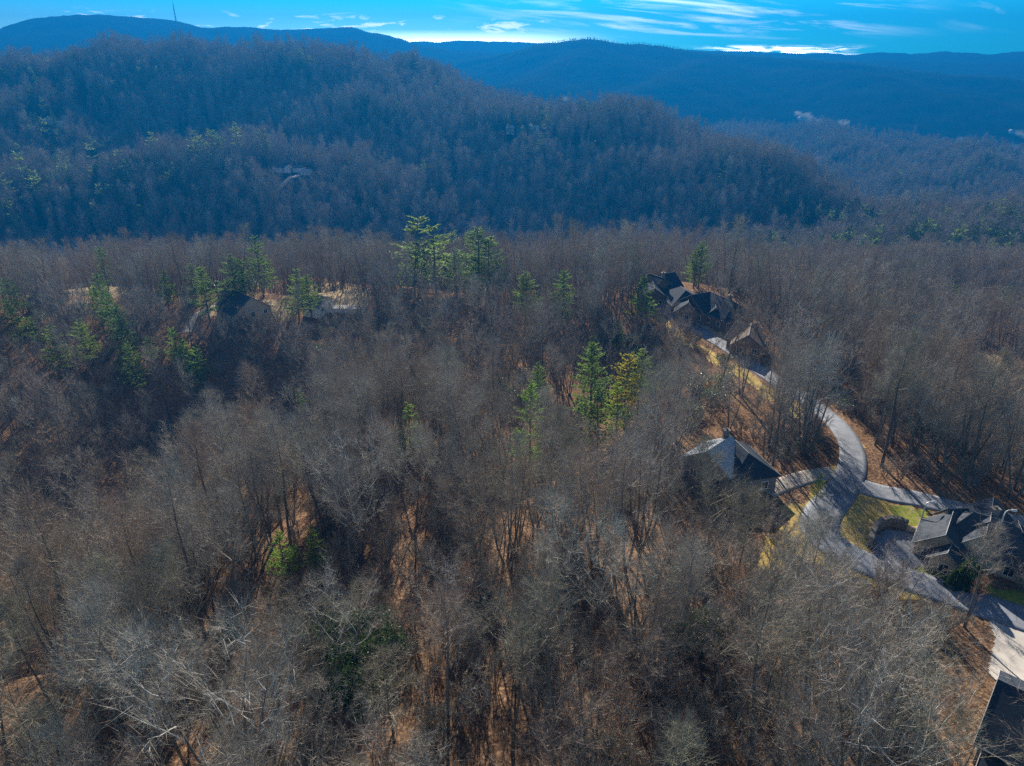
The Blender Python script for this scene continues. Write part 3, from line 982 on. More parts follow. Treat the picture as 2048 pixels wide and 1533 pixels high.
pine_far = [Form(pine(22, 5.8, 1, .2, .25), 'trunk', 'crown', M_trunk, [M_needle, M_trunk], 22),
            Form(pine(20, 6.0, 1, .25, .4), 'trunk', 'crown', M_trunk, [M_needle, M_trunk], 20),
            Form(pine(19, 4.8, 1, .15, .2), 'trunk', 'crown', M_trunk, [M_needle, M_trunk], 19)]
spruce_far = [Form(pine(22, 5.0, 1, .15, .25), 'trunk', 'crown', M_trunk, [M_spruce, M_trunk], 22), Form(pine(19, 5.4, 1, .2, .4), 'trunk', 'crown', M_trunk, [M_spruce, M_trunk], 19)]
laurel = [Form(shrub(3.2, 3.4, 1500, .30), 'stem', 'foliage', M_trunk, M_rhodo, 3.4), Form(shrub(2.6, 4.2, 1300, .30), 'stem', 'foliage', M_trunk, M_rhodo, 4.2)]
laurel_sheen = [Form(shrub(3.0, 3.0, 1400, .30), 'stem', 'foliage', M_trunk, M_sheen, 3.0)]
bushes = [Form(brush(4.5), 'stem', 'twigs', M_trunk, M_twig, 4.5), Form(brush(6.5), 'stem', 'twigs', M_trunk, M_twig, 6.5), Form(brush(3.2), 'stem', 'twigs', M_trunk, M_twig, 3.2)]
copper = [Form(leafy(11, 3.4, 1500, .16), 'trunk', 'crown', M_trunk, [M_copper, M_twig], 11)]


def plant(name, form, x, y, scale, rz, label, cat, group=None, sink=0.0, sxy=1.0):
    e_ = empty(name, (x, y, gz(x, y) - sink), rz)
    e_.scale = (scale * sxy, scale * sxy, scale)
    tag(e_, label, cat, group)
    for me_, nm in ((form.t, form.tname), (form.c, form.cname)):
        o = bpy.data.objects.new(nm, me_)
        COL.objects.link(o); o.parent = e_
    return e_


# ------------------------------------------------------------------ houses
def uv_roof(o):
    me_ = o.data
    uvl = me_.uv_layers.new(name='UVMap')
    for p in me_.polygons:
        n = p.normal
        if abs(n.z) > .999 or (n.x == 0 and n.y == 0):
            t = Vector((1, 0, 0))
        else:
            t = Vector((-n.y, n.x, 0)).normalized()
        s = n.cross(t)
        for li in p.loop_indices:
            co = me_.vertices[me_.loops[li].vertex_index].co
            uvl.data[li].uv = (co.dot(t), co.dot(s))


class House:
    def __init__(self, name, x, y, label, wall, roof, cat='house', z=None):
        self.z0 = gz(x, y) if z is None else z
        self.root = empty(name, (x, y, self.z0))
        tag(self.root, label, cat)
        self.wm, self.rm = wall, roof
        self.walls = MB()

    def loc(self, wx, wy):
        return wx - self.root.location.x, wy - self.root.location.y

    def wing(self, a, b, width, ridge, eave, hip=0.0, over=.5, chimney=None, wins=True, trim=True):
        """a wing whose roof ridge runs from a to b (world xy); eave and ridge heights above ground"""
        ax, ay = self.loc(*a); bx, by = self.loc(*b)
        d = Vector((bx - ax, by - ay)); L = d.length; d.normalize()
        s = Vector((-d.y, d.x)); hw = width / 2
        A, B = Vector((ax, ay)), Vector((bx, by))
        ex = hip
        # walls
        c = [A - d * ex - s * hw, B + d * ex - s * hw, B + d * ex + s * hw, A - d * ex + s * hw]
        w = self.walls
        for i in range(4):
            p, q = c[i], c[(i + 1) % 4]
            w.quad((p.x, p.y, -3), (q.x, q.y, -3), (q.x, q.y, eave), (p.x, p.y, eave))
        if hip == 0:
            for P_, (i, j) in ((A, (3, 0)), (B, (1, 2))):
                w.tri((c[i].x, c[i].y, eave), (c[j].x, c[j].y, eave), (P_.x, P_.y, ridge - .12))
        # roof
        sl = (ridge - eave) / hw
        oe = eave - sl * over + .12
        rz = ridge + .12
        hh = hw + over
        g = over if hip == 0 else 0
        eg = ex + over
        RA, RB = A - d * g, B + d * g
        e0, e1 = (A - d * eg - s * hh), (B + d * eg - s * hh)
        e2, e3 = (B + d * eg + s * hh), (A - d * eg + s * hh)
        V3 = lambda p, z: (p.x, p.y, z)
        top = [V3(RA, rz), V3(RB, rz), V3(e0, oe), V3(e1, oe), V3(e2, oe), V3(e3, oe)]
        r = MB()
        t = .22
        faces = [(0, 2, 3, 1), (1, 4, 5, 0)]
        if hip: faces += [(0, 5, 2), (1, 3, 4)]
        for f in faces:
            r.poly([top[i] for i in f])
            r.poly([(top[i][0], top[i][1], top[i][2] - t) for i in reversed(f)])
        rim = [2, 3, 4, 5] if hip else [0, 2, 3, 1, 4, 5]
        for i in range(len(rim)):
            p, q = top[rim[i]], top[rim[(i + 1) % len(rim)]]
            r.quad((p[0], p[1], p[2] - t), (q[0], q[1], q[2] - t), q, p, 0)
        ro = r.build('roof', [self.rm], self.root)
        uv_roof(ro)
        # pale metal drip edge along the eaves and ridge cap
        if trim:
            tm = MB()
            for i, j in ((2, 3), (4, 5)):
                tm.tube([top[i], top[j]], [.05, .05], 4)
            tm.tube([(top[0][0], top[0][1], rz + .03), (top[1][0], top[1][1], rz + .03)], [.06, .06], 4)
            if not hip:
                for i, j in ((0, 2), (1, 3), (1, 4), (0, 5)):
                    tm.tube([top[i], top[j]], [.045, .045], 4)
            tm.build('trim', M_trim, ro)
        if chimney:
            t_, off, hgt = chimney
            P_ = A.lerp(B, t_) + s * off
            cm = MB()
            zb = ridge - abs(off) * sl - .6
            cm.box(P_.x - .55, P_.x + .55, P_.y - .45, P_.y + .45, zb, ridge + hgt)
            cm.box(P_.x - .7, P_.x + .7, P_.y - .6, P_.y + .6, ridge + hgt, ridge + hgt + .18)
            cm.box(P_.x - .2, P_.x + .2, P_.y - .2, P_.y + .2, ridge + hgt + .18, ridge + hgt + .5)
            cm.build('chimney', M_stone, ro)
        if wins:
            for (P0, P1) in ((c[0], c[1]), (c[2], c[3]), (c[1], c[2]), (c[3], c[0])):
                LL = (P1 - P0).length
                dd = (P1 - P0).normalized(); nn = Vector((dd.y, -dd.x))
                k = max(1, int(LL / 3.6))
                for i in range(k):
                    m_ = P0.lerp(P1, (i + .5) / k)
                    self.window(m_, dd, nn, eave * .5, 1.3, 1.5)
                    if eave > 5: self.window(m_, dd, nn, eave * .5 + 2.7, 1.2, 1.2)
        return ro

    def window(self, m_, dd, nn, z, w, h, arch=False):
        fr, pn = MB(), MB()
        o = nn * .06
        def bx(mb, w0, w1, z0, z1, dep):
            p = [m_ + dd * w0, m_ + dd * w1]
            q = [x + nn * dep for x in p]
            mb.quad((*q[0], z0), (*q[1], z0), (*q[1], z1), (*q[0], z1))
            mb.quad((*p[0], z1), (*q[0], z1), (*q[1], z1), (*p[1], z1))
            mb.quad((*p[0], z0), (*p[1], z0), (*q[1], z0), (*q[0], z0))
            mb.quad((*p[0], z0), (*q[0], z0), (*q[0], z1), (*p[0], z1))
            mb.quad((*p[1], z0), (*p[1], z1), (*q[1], z1), (*q[1], z0))
        t = .12
        bx(fr, -w / 2 - t, -w / 2, z - h / 2 - t, z + h / 2 + t, .10)
        bx(fr, w / 2, w / 2 + t, z - h / 2 - t, z + h / 2 + t, .10)
        bx(fr, -w / 2, w / 2, z + h / 2, z + h / 2 + t, .09)
        bx(fr, -w / 2, w / 2, z - h / 2 - t, z - h / 2, .13)
        bx(fr, -.03, .03, z - h / 2, z + h / 2, .07)
        bx(pn, -w / 2, w / 2, z - h / 2, z + h / 2, .04)
        f = fr.build('window', M_white, self.root)
        pn.build('pane', M_glass, f)

    def door(self, wx, wy, ang, w=1.1, h=2.2, m=None):
        x, y = self.loc(wx, wy)
        d = MB(); c_, s_ = math.cos(ang), math.sin(ang)
        def T(a, b_): return (x + a * c_ - b_ * s_, y + a * s_ + b_ * c_)
        pts = [T(-w / 2, -.06), T(w / 2, -.06), T(w / 2, .06), T(-w / 2, .06)]
        d.prism(pts, 0.1, h)
        o = d.build('door', m or M_dark, self.root)
        hb = MB(); hx, hy = T(w * .38, -.10)
        hb.box(hx - .04, hx + .04, hy - .04, hy + .04, 1.0, 1.12)
        hb.build('handle', M_metal, o)

    def done(self):
        self.walls.build('wall', self.wm, self.root)
        return self.root


def up(u, v, h):
    p = spot(u, v, h)
    return (p[0], p[1])


# big house at the right edge
x, y, _ = spot(1985, 1100)
h = House('house', x, y, 'large stone and cream house with dark steep roofs beside the curved wall', M_cream, M_roofgrey)
h.rm = M_roofgrey
h.wing(up(1948, 1024, 7.2), up(2024, 1048, 7.2), 9.6, 7.2, 3.2, hip=3.6, chimney=(.5, 1.5, 1.0))
h.wing(up(1986, 1001, 7.4), up(1981, 1040, 7.4), 8, 7.4, 4.0, wins=False)
h.wing(up(1906, 1026, 5.8), up(1893, 1066, 5.8), 7.4, 5.8, 2.8)
h.wing(up(1900, 1018, 6.0), up(1932, 1018, 6.0), 5, 6.0, 3.4, wins=False)
h.wing(up(1977, 1048, 6.9), up(1973, 1066, 6.9), 5.0, 6.9, 4.4, wins=False)
h.wing(up(2036, 1046, 5.8), up(2044, 1062, 5.8), 5.0, 5.8, 3.4)
h.wing(up(1906, 1084, 4.4), up(1897, 1102, 4.4), 4.2, 4.4, 2.6)
h.wing(up(2031, 1086, 4.6), up(2024, 1102, 4.6), 4.6, 4.6, 2.6)
p = up(1965, 1115, 1.2); h.door(p[0], p[1], .15, 1.6, 2.3)
h.done()
# roof in the bottom right corner
x, y, _ = spot(2060, 1430)
h = House('house', x, y, 'house with a dark blue roof cut by the bottom right corner', M_greywall, M_roofdark)
a = Vector(up(2006, 1362, 7.5)); b_ = Vector(up(2048, 1381, 7.5))
h.wing(tuple(a), tuple(a + (b_ - a).normalized() * 17), 13, 7.5, 3.6)
c = Vector(up(1985, 1476, 3.2)); 
h.wing(tuple(c), tuple(c + (b_ - a).normalized() * 15), 9, 3.4, 1.6, wins=False)
h.done()
# house among the trees in the middle
x, y, _ = spot(1440, 935)
h = House('house', x, y, 'grey house with a pale lit roof slope among bare trees above the gravel drive', M_greywall, M_roofpale)
h.wing(up(1460, 874, 8.2), up(1416, 904, 8.2), 10.0, 8.2, 5.0, chimney=(.02, -.8, 1.3))  # sunlight on this roof slope is put into the pale shingle colour
h.rm = M_roofdark
h.wing(up(1470, 880, 7.6), up(1498, 905, 7.6), 9.5, 7.6, 4.4, hip=3)
h.done()
# houses at the end of the road
x, y, _ = spot(1425, 615)
h = House('house', x, y, 'wide dark roofed house with many gables where the road bends', M_brownwall, M_roofdark)
h.wing(up(1384, 590, 8), up(1420, 584, 8), 13, 8, 4)
h.wing(up(1418, 583, 8), up(1468, 605, 8), 12, 8, 4, hip=3, chimney=(.75, 1, 1))
h.wing(up(1376, 606, 6.5), up(1380, 592, 6.5), 7, 6.5, 3.6)
h.wing(up(1430, 606, 6), up(1432, 616, 6), 5, 6, 3.6)
h.done()
x, y, _ = spot(1368, 590)
h = House('house', x, y, 'small dark hip roofed building between the two larger houses at the road end', M_brownwall, M_roofdark)
h.wing(up(1362, 570, 7), up(1372, 578, 7), 11, 7, 3.8, hip=4)
h.done()
x, y, _ = spot(1325, 580)
h = House('house', x, y, 'brown house with a black gabled roof farthest along the road', M_brownwall, M_roofdark)
h.wing(up(1300, 546, 8.5), up(1325, 552, 8.5), 11, 8.5, 4.6, chimney=(.9, 1, 1.4))
h.wing(up(1320, 548, 8), up(1348, 545, 8), 10, 8, 4.6)
h.wing(up(1306, 560, 7), up(1310, 572, 7), 8, 7, 4.4)
h.done()
x, y, _ = spot(1490, 680)
h = House('house', x, y, 'house with a brown shingle roof right of the bare slope', M_brownwall, M_roofbrown)
h.wing(up(1474, 645, 6.5), up(1502, 652, 6.5), 11, 6.5, 3.5)
h.wing(up(1503, 648, 6.5), up(1498, 670, 6.5), 8, 6.5, 3.5, chimney=(.2, 1.5, 1))
h.done()
# left houses
x, y, _ = spot(480, 620)
h = House('house', x, y, 'house with a steep blue grey roof in a tan clearing at left', M_cream, M_roofgrey)
h.wing(up(468, 581, 7.5), up(502, 603, 7.5), 14, 7.5, 2.6)
h.wing(up(450, 598, 5), up(460, 608, 5), 7, 5, 2.6)
h.done()
x, y, _ = spot(451, 590)
h = House('shed', x, y, 'small black roofed shed left of the steep roofed house', M_dark, M_roofdark, 'shed')
h.wing(up(446, 580, 3.5), up(456, 581, 3.5), 6, 3.5, 2.3)
h.done()
x, y, _ = spot(640, 615)
h = House('house', x, y, 'long low grey roofed house beside the terrace with pale furniture', M_white, M_roofgrey)
h.wing(up(617, 592, 5.5), up(650, 596, 5.5), 10, 5.5, 3.2)
h.done()
x, y, _ = spot(95, 600)
h = House('house', x, y, 'flat looking grey roofed house by the tan grass at the far left', M_brownwall, M_roofgrey)
h.wing(up(68, 584, 5.5), up(112, 584, 5.5), 13, 5.5, 3.0)
h.done()
# houses on the hillside across the valley
x, y, _ = spot(565, 340, 2, land)
h = House('house', x, y, 'lodge with white gables in the clearing on the far hillside', M_white, M_roofgrey)
h.wing((x - 9, y), (x + 3, y + 1), 7, 7, 4.2, chimney=(.6, 0, 1)); h.wing((x + 6, y - 4), (x + 6, y + 5), 6, 6.5, 4.4, wins=False)
h.rm = M_roofbrown
h.wing((x + 10, y + 3), (x + 20, y + 4), 6, 6, 4.0, wins=False)
h.done()
x, y, _ = spot(612, 345, 2, land)
h = House('garage', x, y, 'small white roofed garage right of the hillside lodge', M_white, M_roofpale, 'garage')
h.wing((x - 4, y), (x + 5, y), 8, 5, 3)
h.done()
for (u, v, lab, L_) in ((1062, 255, 'white house with a bright roof on the ridge above the dark slope', 11), (1016, 255, 'small white cabin left of the bright ridge house', 7), (770, 142, 'pale roofed house near the top of the long ridge', 12), (95, 185, 'cream house half hidden in trees high on the left hillside', 12), (100, 240, 'long red roofed house on the upper left hillside', 22), (1600, 236, 'white farmhouse by the valley field', 14), (2022, 262, 'pale barn in the valley at the right edge', 14)):
    x, y, _ = spot(u, v, 5, land)
    h = House('house', x, y, lab, M_white, M_roofpale if 'red' not in lab else M_roofbrown)
    h.wing((x, y - 4), (x, y + 4), L_ * .6, 8.5, 5.5, wins=False)
    h.wing((x + L_ * .35, y - 2), (x + L_ * .75, y), 5, 7, 5.0, wins=False)
    h.done()

# ------------------------------------------------------------------ garden walls, lamps, masts
WALLP = smooth_line(line([(1738, 1094), (1742, 1078), (1752, 1062), (1768, 1053), (1785, 1052), (1800, 1056), (1812, 1061)]), 8)
mb = MB()
rows = []
for i, p in enumerate(WALLP):
    d = (WALLP[min(i + 1, len(WALLP) - 1)] - WALLP[max(i - 1, 0)]).normalized(); s = Vector((-d.y, d.x))
    z = gz(p.x, p.y); hgt = 1.9 + .1 * math.sin(i)
    a, b_ = p - s * .45, p + s * .45
    rows.append([(a.x, a.y, z - .5), (a.x, a.y, z + hgt), (b_.x, b_.y, z + hgt), (b_.x, b_.y, z - .5)])
for r in rows: mb.v += r
for i in range(len(rows) - 1):
    for j in range(3):
        mb.f.append((i * 4 + j, i * 4 + j + 1, i * 4 + 5 + j, i * 4 + 4 + j)); mb.m.append(0)
mb.f.append((0, 1, 2, 3)); mb.m.append(0); k = (len(rows) - 1) * 4; mb.f.append((k + 3, k + 2, k + 1, k)); mb.m.append(0)
wo = mb.build('retaining_wall', M_stone)
tag(wo, 'curved stone retaining wall round the dark parking court', 'wall')
lp = smooth_line(line([(1812, 1061), (1830, 1066), (1848, 1072)]), 6)
mb = MB()
for i in range(len(lp) - 1):
    p, q = lp[i], lp[i + 1]; d = (q - p).normalized(); s = Vector((-d.y, d.x)) * .2
    z = gz(p.x, p.y)
    mb.prism([tuple(p - s), tuple(q - s), tuple(q + s), tuple(p + s)], z - .5, z + 1.0 - .003 * i)
tag(mb.build('garden_wall', M_concrete), 'thin pale garden wall leading from the curved wall to the house', 'wall')


def lamp(u, v, hgt, label):
    x, y, _ = spot(u, v, hgt)
    e_ = empty('street_lamp', (x, y, gz(x, y)))
    tag(e_, label, 'street lamp', 'street lamps by the big house')
    m1 = MB(); m1.tube([(0, 0, -.5), (0, 0, hgt * .9), (.12, 0, hgt - .15), (.5, 0, hgt + .1), (1.0, 0, hgt + .1)], [.14, .11, .09, .08, .08], 8)
    m1.build('pole', M_metal, e_, True)
    m2 = MB(); m2.tube([(.75, 0, hgt + .12), (1.1, 0, hgt + .08), (1.7, 0, hgt), (1.85, 0, hgt - .05)], [.12, .22, .22, .08], 8)
    m2.build('lamp_head', M_white, e_, True)


lamp(1853, 1005, 6.0, 'white topped street lamp left of the big house beside the back road')
lamp(2011, 1022, 10.0, 'tall cream street lamp behind the roof ridge of the big house')


def mast(u, v, hgt, wdt, label, guyed=False):
    x, y, _ = spot(u, v + 3, 0, land)
    z = gz(x, y)
    e_ = empty('radio_mast', (x, y, z)); tag(e_, label, 'radio mast', 'masts on the far mountains')
    m1 = MB()
    for i in range(3):
        a = i * 2.094
        m1.tube([(math.cos(a) * wdt, math.sin(a) * wdt, -4), (math.cos(a) * wdt * .4, math.sin(a) * wdt * .4, hgt)], [.8, .5], 4)
    n = int(hgt / 6)
    for k in range(n):
        f0, f1 = k / n, (k + 1) / n
        for i in range(3):
            a, b_ = i * 2.094, (i + 1) * 2.094
            w0, w1 = wdt * (1 - .6 * f0), wdt * (1 - .6 * f1)
            m1.tube([(math.cos(a) * w0, math.sin(a) * w0, f0 * hgt), (math.cos(b_) * w1, math.sin(b_) * w1, f1 * hgt)], [.3, .3], 3)
    m1.build('tower', M_dark, e_)
    m2 = MB(); m2.tube([(0, 0, hgt), (0, 0, hgt * 1.2)], [.5, .25], 5); m2.build('antenna', M_dark, e_)


mast(352, 40, 62, 2.5, 'tall dark mast standing on the shoulder of the left mountain')
for u, hh in ((191, 12), (200, 18), (208, 10), (214, 16)):
    mast(u, 24, hh, 1.6, {191: 'leftmost short mast on the top of the left mountain', 200: 'tallest of the four short masts on the mountain top', 208: 'shortest mast on the top of the left mountain', 214: 'rightmost short mast on the top of the left mountain'}[u])
mast(1293, 82, 72, 1.2, 'thin tall mast on the crest of the middle mountain')

# conical evergreens by the drive of the big house
for (u, v, s_, lab) in ((1908, 1160, .75, 'leftmost and roundest clipped evergreen below the big house'), (1931, 1158, 1.15, 'tallest cone shaped evergreen below the big house'), (1951, 1160, .95, 'narrow cone shaped evergreen at the end of the clipped row')):
    x, y, _ = spot(u, v, 1.5)
    e_ = empty('conical_evergreen', (x, y, gz(x, y))); e_.scale = (s_, s_, s_)
    tag(e_, lab, 'evergreen shrub', 'clipped evergreens below the big house')
    m1 = MB(); m1.tube([(0, 0, -.3), (0, 0, 3.5)], [.1, .03], 5); m1.build('stem', M_trunk, e_)
    m2 = MB()
    for i in range(5200):
        f = random.random() ** 1.3
        a = random.random() * 6.283
        r_ = 1.75 * (1 - f) ** .65 * (.55 + .45 * min(1, f * 5 + .3)) * random.uniform(.72, 1.03) * (1 + .1 * math.sin(a * 3 + f * 9))
        p = Vector((math.cos(a) * r_, math.sin(a) * r_, .1 + 4.4 * f))
        d = Vector((math.cos(a) * .8, math.sin(a) * .8, .7)) + rv(.35); d.normalize()
        w_ = d.cross(rv()).normalized() * .06
        m2.tri(p - w_, p + w_, p + d * .25)
    m2.build('foliage', M_rhodo, e_)

# small sign and white box by the junction
x, y, _ = spot(1650, 990, 1)
e_ = empty('mailbox', (x + 1.0, y - .5, gz(x + 1, y - .5))); tag(e_, 'small white mailbox on a post beside the golden verge', 'mailbox')
m1 = MB(); m1.box(-.06, .06, -.06, .06, -.3, 1.1); m1.build('post', M_dark, e_)
m1 = MB(); m1.box(-.28, .28, -.14, .14, 1.1, 1.3); m1.tube([(-.28, 0, 1.3), (.28, 0, 1.3)], [.14, .14], 10); m1.build('box', M_white, e_)
# terrace furniture boxes at the far left house
x, y, _ = spot(655, 618)
e_ = empty('terrace', (x, y, gz(x, y))); tag(e_, 'pale stone terrace with low wall beside the long low house', 'terrace')
m1 = MB(); m1.box(-4, 14, -3, 3, -2, .5); m1.build('slab', M_concrete, e_)
m1 = MB(); m1.box(-4, 14, -3.3, -3, -2, 1.3); m1.build('parapet', M_white, e_)

# ------------------------------------------------------------------ where trees may stand
BLOCK = []
for p in ROAD_A + ROAD_B: BLOCK.append((p.x, p.y, 5.0))
for p in DRIVE_3 + DRIVE_7: BLOCK.append((p.x, p.y, 3.4))
for (u, v, r_) in ((1990, 1060, 13), (1900, 1050, 9), (1800, 1095, 8), (2010, 1100, 9), (1935, 1100, 8), (2040, 1420, 13), (2035, 1320, 7), (2010, 1500, 9), (1440, 905, 9), (1480, 905, 6), (1325, 565, 11), (1365, 585, 8), (1400, 605, 12), (1445, 612, 11), (1490, 672, 9), (485, 610, 13), (520, 620, 10), (455, 600, 6), (640, 605, 12), (670, 610, 10), (700, 600, 8), (90, 590, 14), (170, 580, 10), (220, 580, 8), (1990, 735, 12), (1700, 1010, 6), (1720, 1030, 6), (1640, 1010, 5), (1600, 1030, 5), (1960, 1190, 4), (2020, 1212, 5), (1930, 1160, 6)):
    p = spot(u, v)
    BLOCK.append((p[0], p[1], r_))
BLOCK = np.array(BLOCK)
THIN = []
for (u, v, r_, k) in ((1560, 1080, 9, .4), (1680, 1130, 8, .5), (1560, 350, 0, 1), (1410, 940, 8, .5)):
    p = spot(u, v)
    THIN.append((p[0], p[1], r_, k))


SIGHT = []


def see(u, v, r_, k, top=21.0, above=0.0):
    x, y, z = spot(u, v, above)
    z += above
    hd = math.hypot(x, y); sl = -z / hd
    n = max(2, int((top - above) / sl / 3.5))
    for j in range(n + 1):
        q = (top - above) / sl * j / n
        t = 1 - q / hd
        SIGHT.append((x * t, y * t, r_, k))


for (u, v) in ((1300, 603), (1335, 622), (1370, 645), (1415, 672), (1465, 703), (1515, 738)): see(u, v, 3.6, .15)
for (u, v) in ((1700, 890), (1705, 920), (1695, 950), (1675, 985), (1650, 1020), (1640, 1055), (1660, 1090)): see(u, v, 4.0, .16)
for (u, v) in ((1720, 1120), (1780, 1145), (1850, 1170), (1920, 1200), (2000, 1228), (2040, 1235), (1760, 985), (1820, 1000), (1880, 1012), (1930, 1200), (1890, 1186), (1960, 1215)): see(u, v, 3.5, .15)
for (u, v) in ((1590, 1040), (1620, 1000), (1700, 1030), (1560, 1085)): see(u, v, 4.5, .25)
for (u, v) in ((1800, 1090), (1765, 1075), (1840, 1080), (1900, 1060), (1950, 1080), (1990, 1090), (2030, 1110), (1920, 1100), (1960, 1120)): see(u, v, 5.0, .05, 23)
for (u, v) in ((1960, 1150), (2030, 1195), (1930, 1160), (2010, 1300), (2020, 1360), (2035, 1420), (2030, 1480), (2010, 1400), (2000, 1450), (1990, 1500)): see(u, v, 3.6, .12, 24)
for (u, v) in ((1395, 905), (1430, 890), (1460, 890), (1480, 900), (1410, 880), (1445, 880)): see(u, v, 6.0, .03, 25, 4)
for (u, v) in ((1560, 985), (1590, 975)): see(u, v, 4, .4)
for (u, v) in ((1310, 560), (1340, 560), (1370, 585), (1400, 600), (1440, 605), (1460, 610), (1490, 660)): see(u, v, 4.5, .12, 19, 3)
for (u, v) in ((455, 600), (480, 600), (500, 610), (540, 620), (640, 600), (680, 595), (710, 600), (430, 620), (650, 620), (150, 585), (220, 580), (520, 615)): see(u, v, 4.5, .25, 18, 1)
for (u, v) in ((700, 1270), (680, 1320), (650, 1240), (350, 930), (600, 870)): see(u, v, 6, .4)
for (u, v) in ((470, 590), (485, 590), (500, 605), (478, 605)): see(u, v, 5, .06, 20, 3)
for (u, v) in ((1985, 735), (2005, 745)): see(u, v, 6, .15, 21, 0)
for (u, v, r_, k) in ((1000, 1250, 6, .4), (1100, 1330, 6, .4), (1180, 1380, 7, .25), (1060, 1180, 6, .3), (1150, 1250, 6, .3), (900, 1220, 5, .35), (1020, 1400, 6, .3), (1120, 1450, 5, .3), (800, 1180, 4, .4), (880, 1290, 5, .5), (1300, 1200, 6, .45), (1400, 1270, 7, .4), (1250, 1120, 5, .5), (1480, 1350, 5, .45), (1090, 1240, 6, .4), (960, 1340, 6, .45), (300, 1400, 6, .6), (120, 1420, 6, .75), (250, 1500, 6, .7), (430, 1240, 5, .6), (150, 1150, 6, .3), (230, 1160, 5, .3), (90, 1190, 6, .4), (240, 880, 4, .3), (215, 920, 4, .35), (985, 930, 4, .35), (830, 970, 4, .35), (1010, 690, 5, .4), (940, 700, 5, .5), (390, 860, 7, .15), (600, 870, 7, .15), (470, 870, 5, .3), (1250, 930, 4, .5)): see(u, v, r_, k)


def free(x, y):
    return not (np.hypot(BLOCK[:, 0] - x, BLOCK[:, 1] - y) < BLOCK[:, 2]).any()


def to_px(x, y, z):
    zc = y * CP - z * SP
    return 1024 + 1419 * x / zc, 766.5 - 1419 * (y * SP + z * CP) / zc


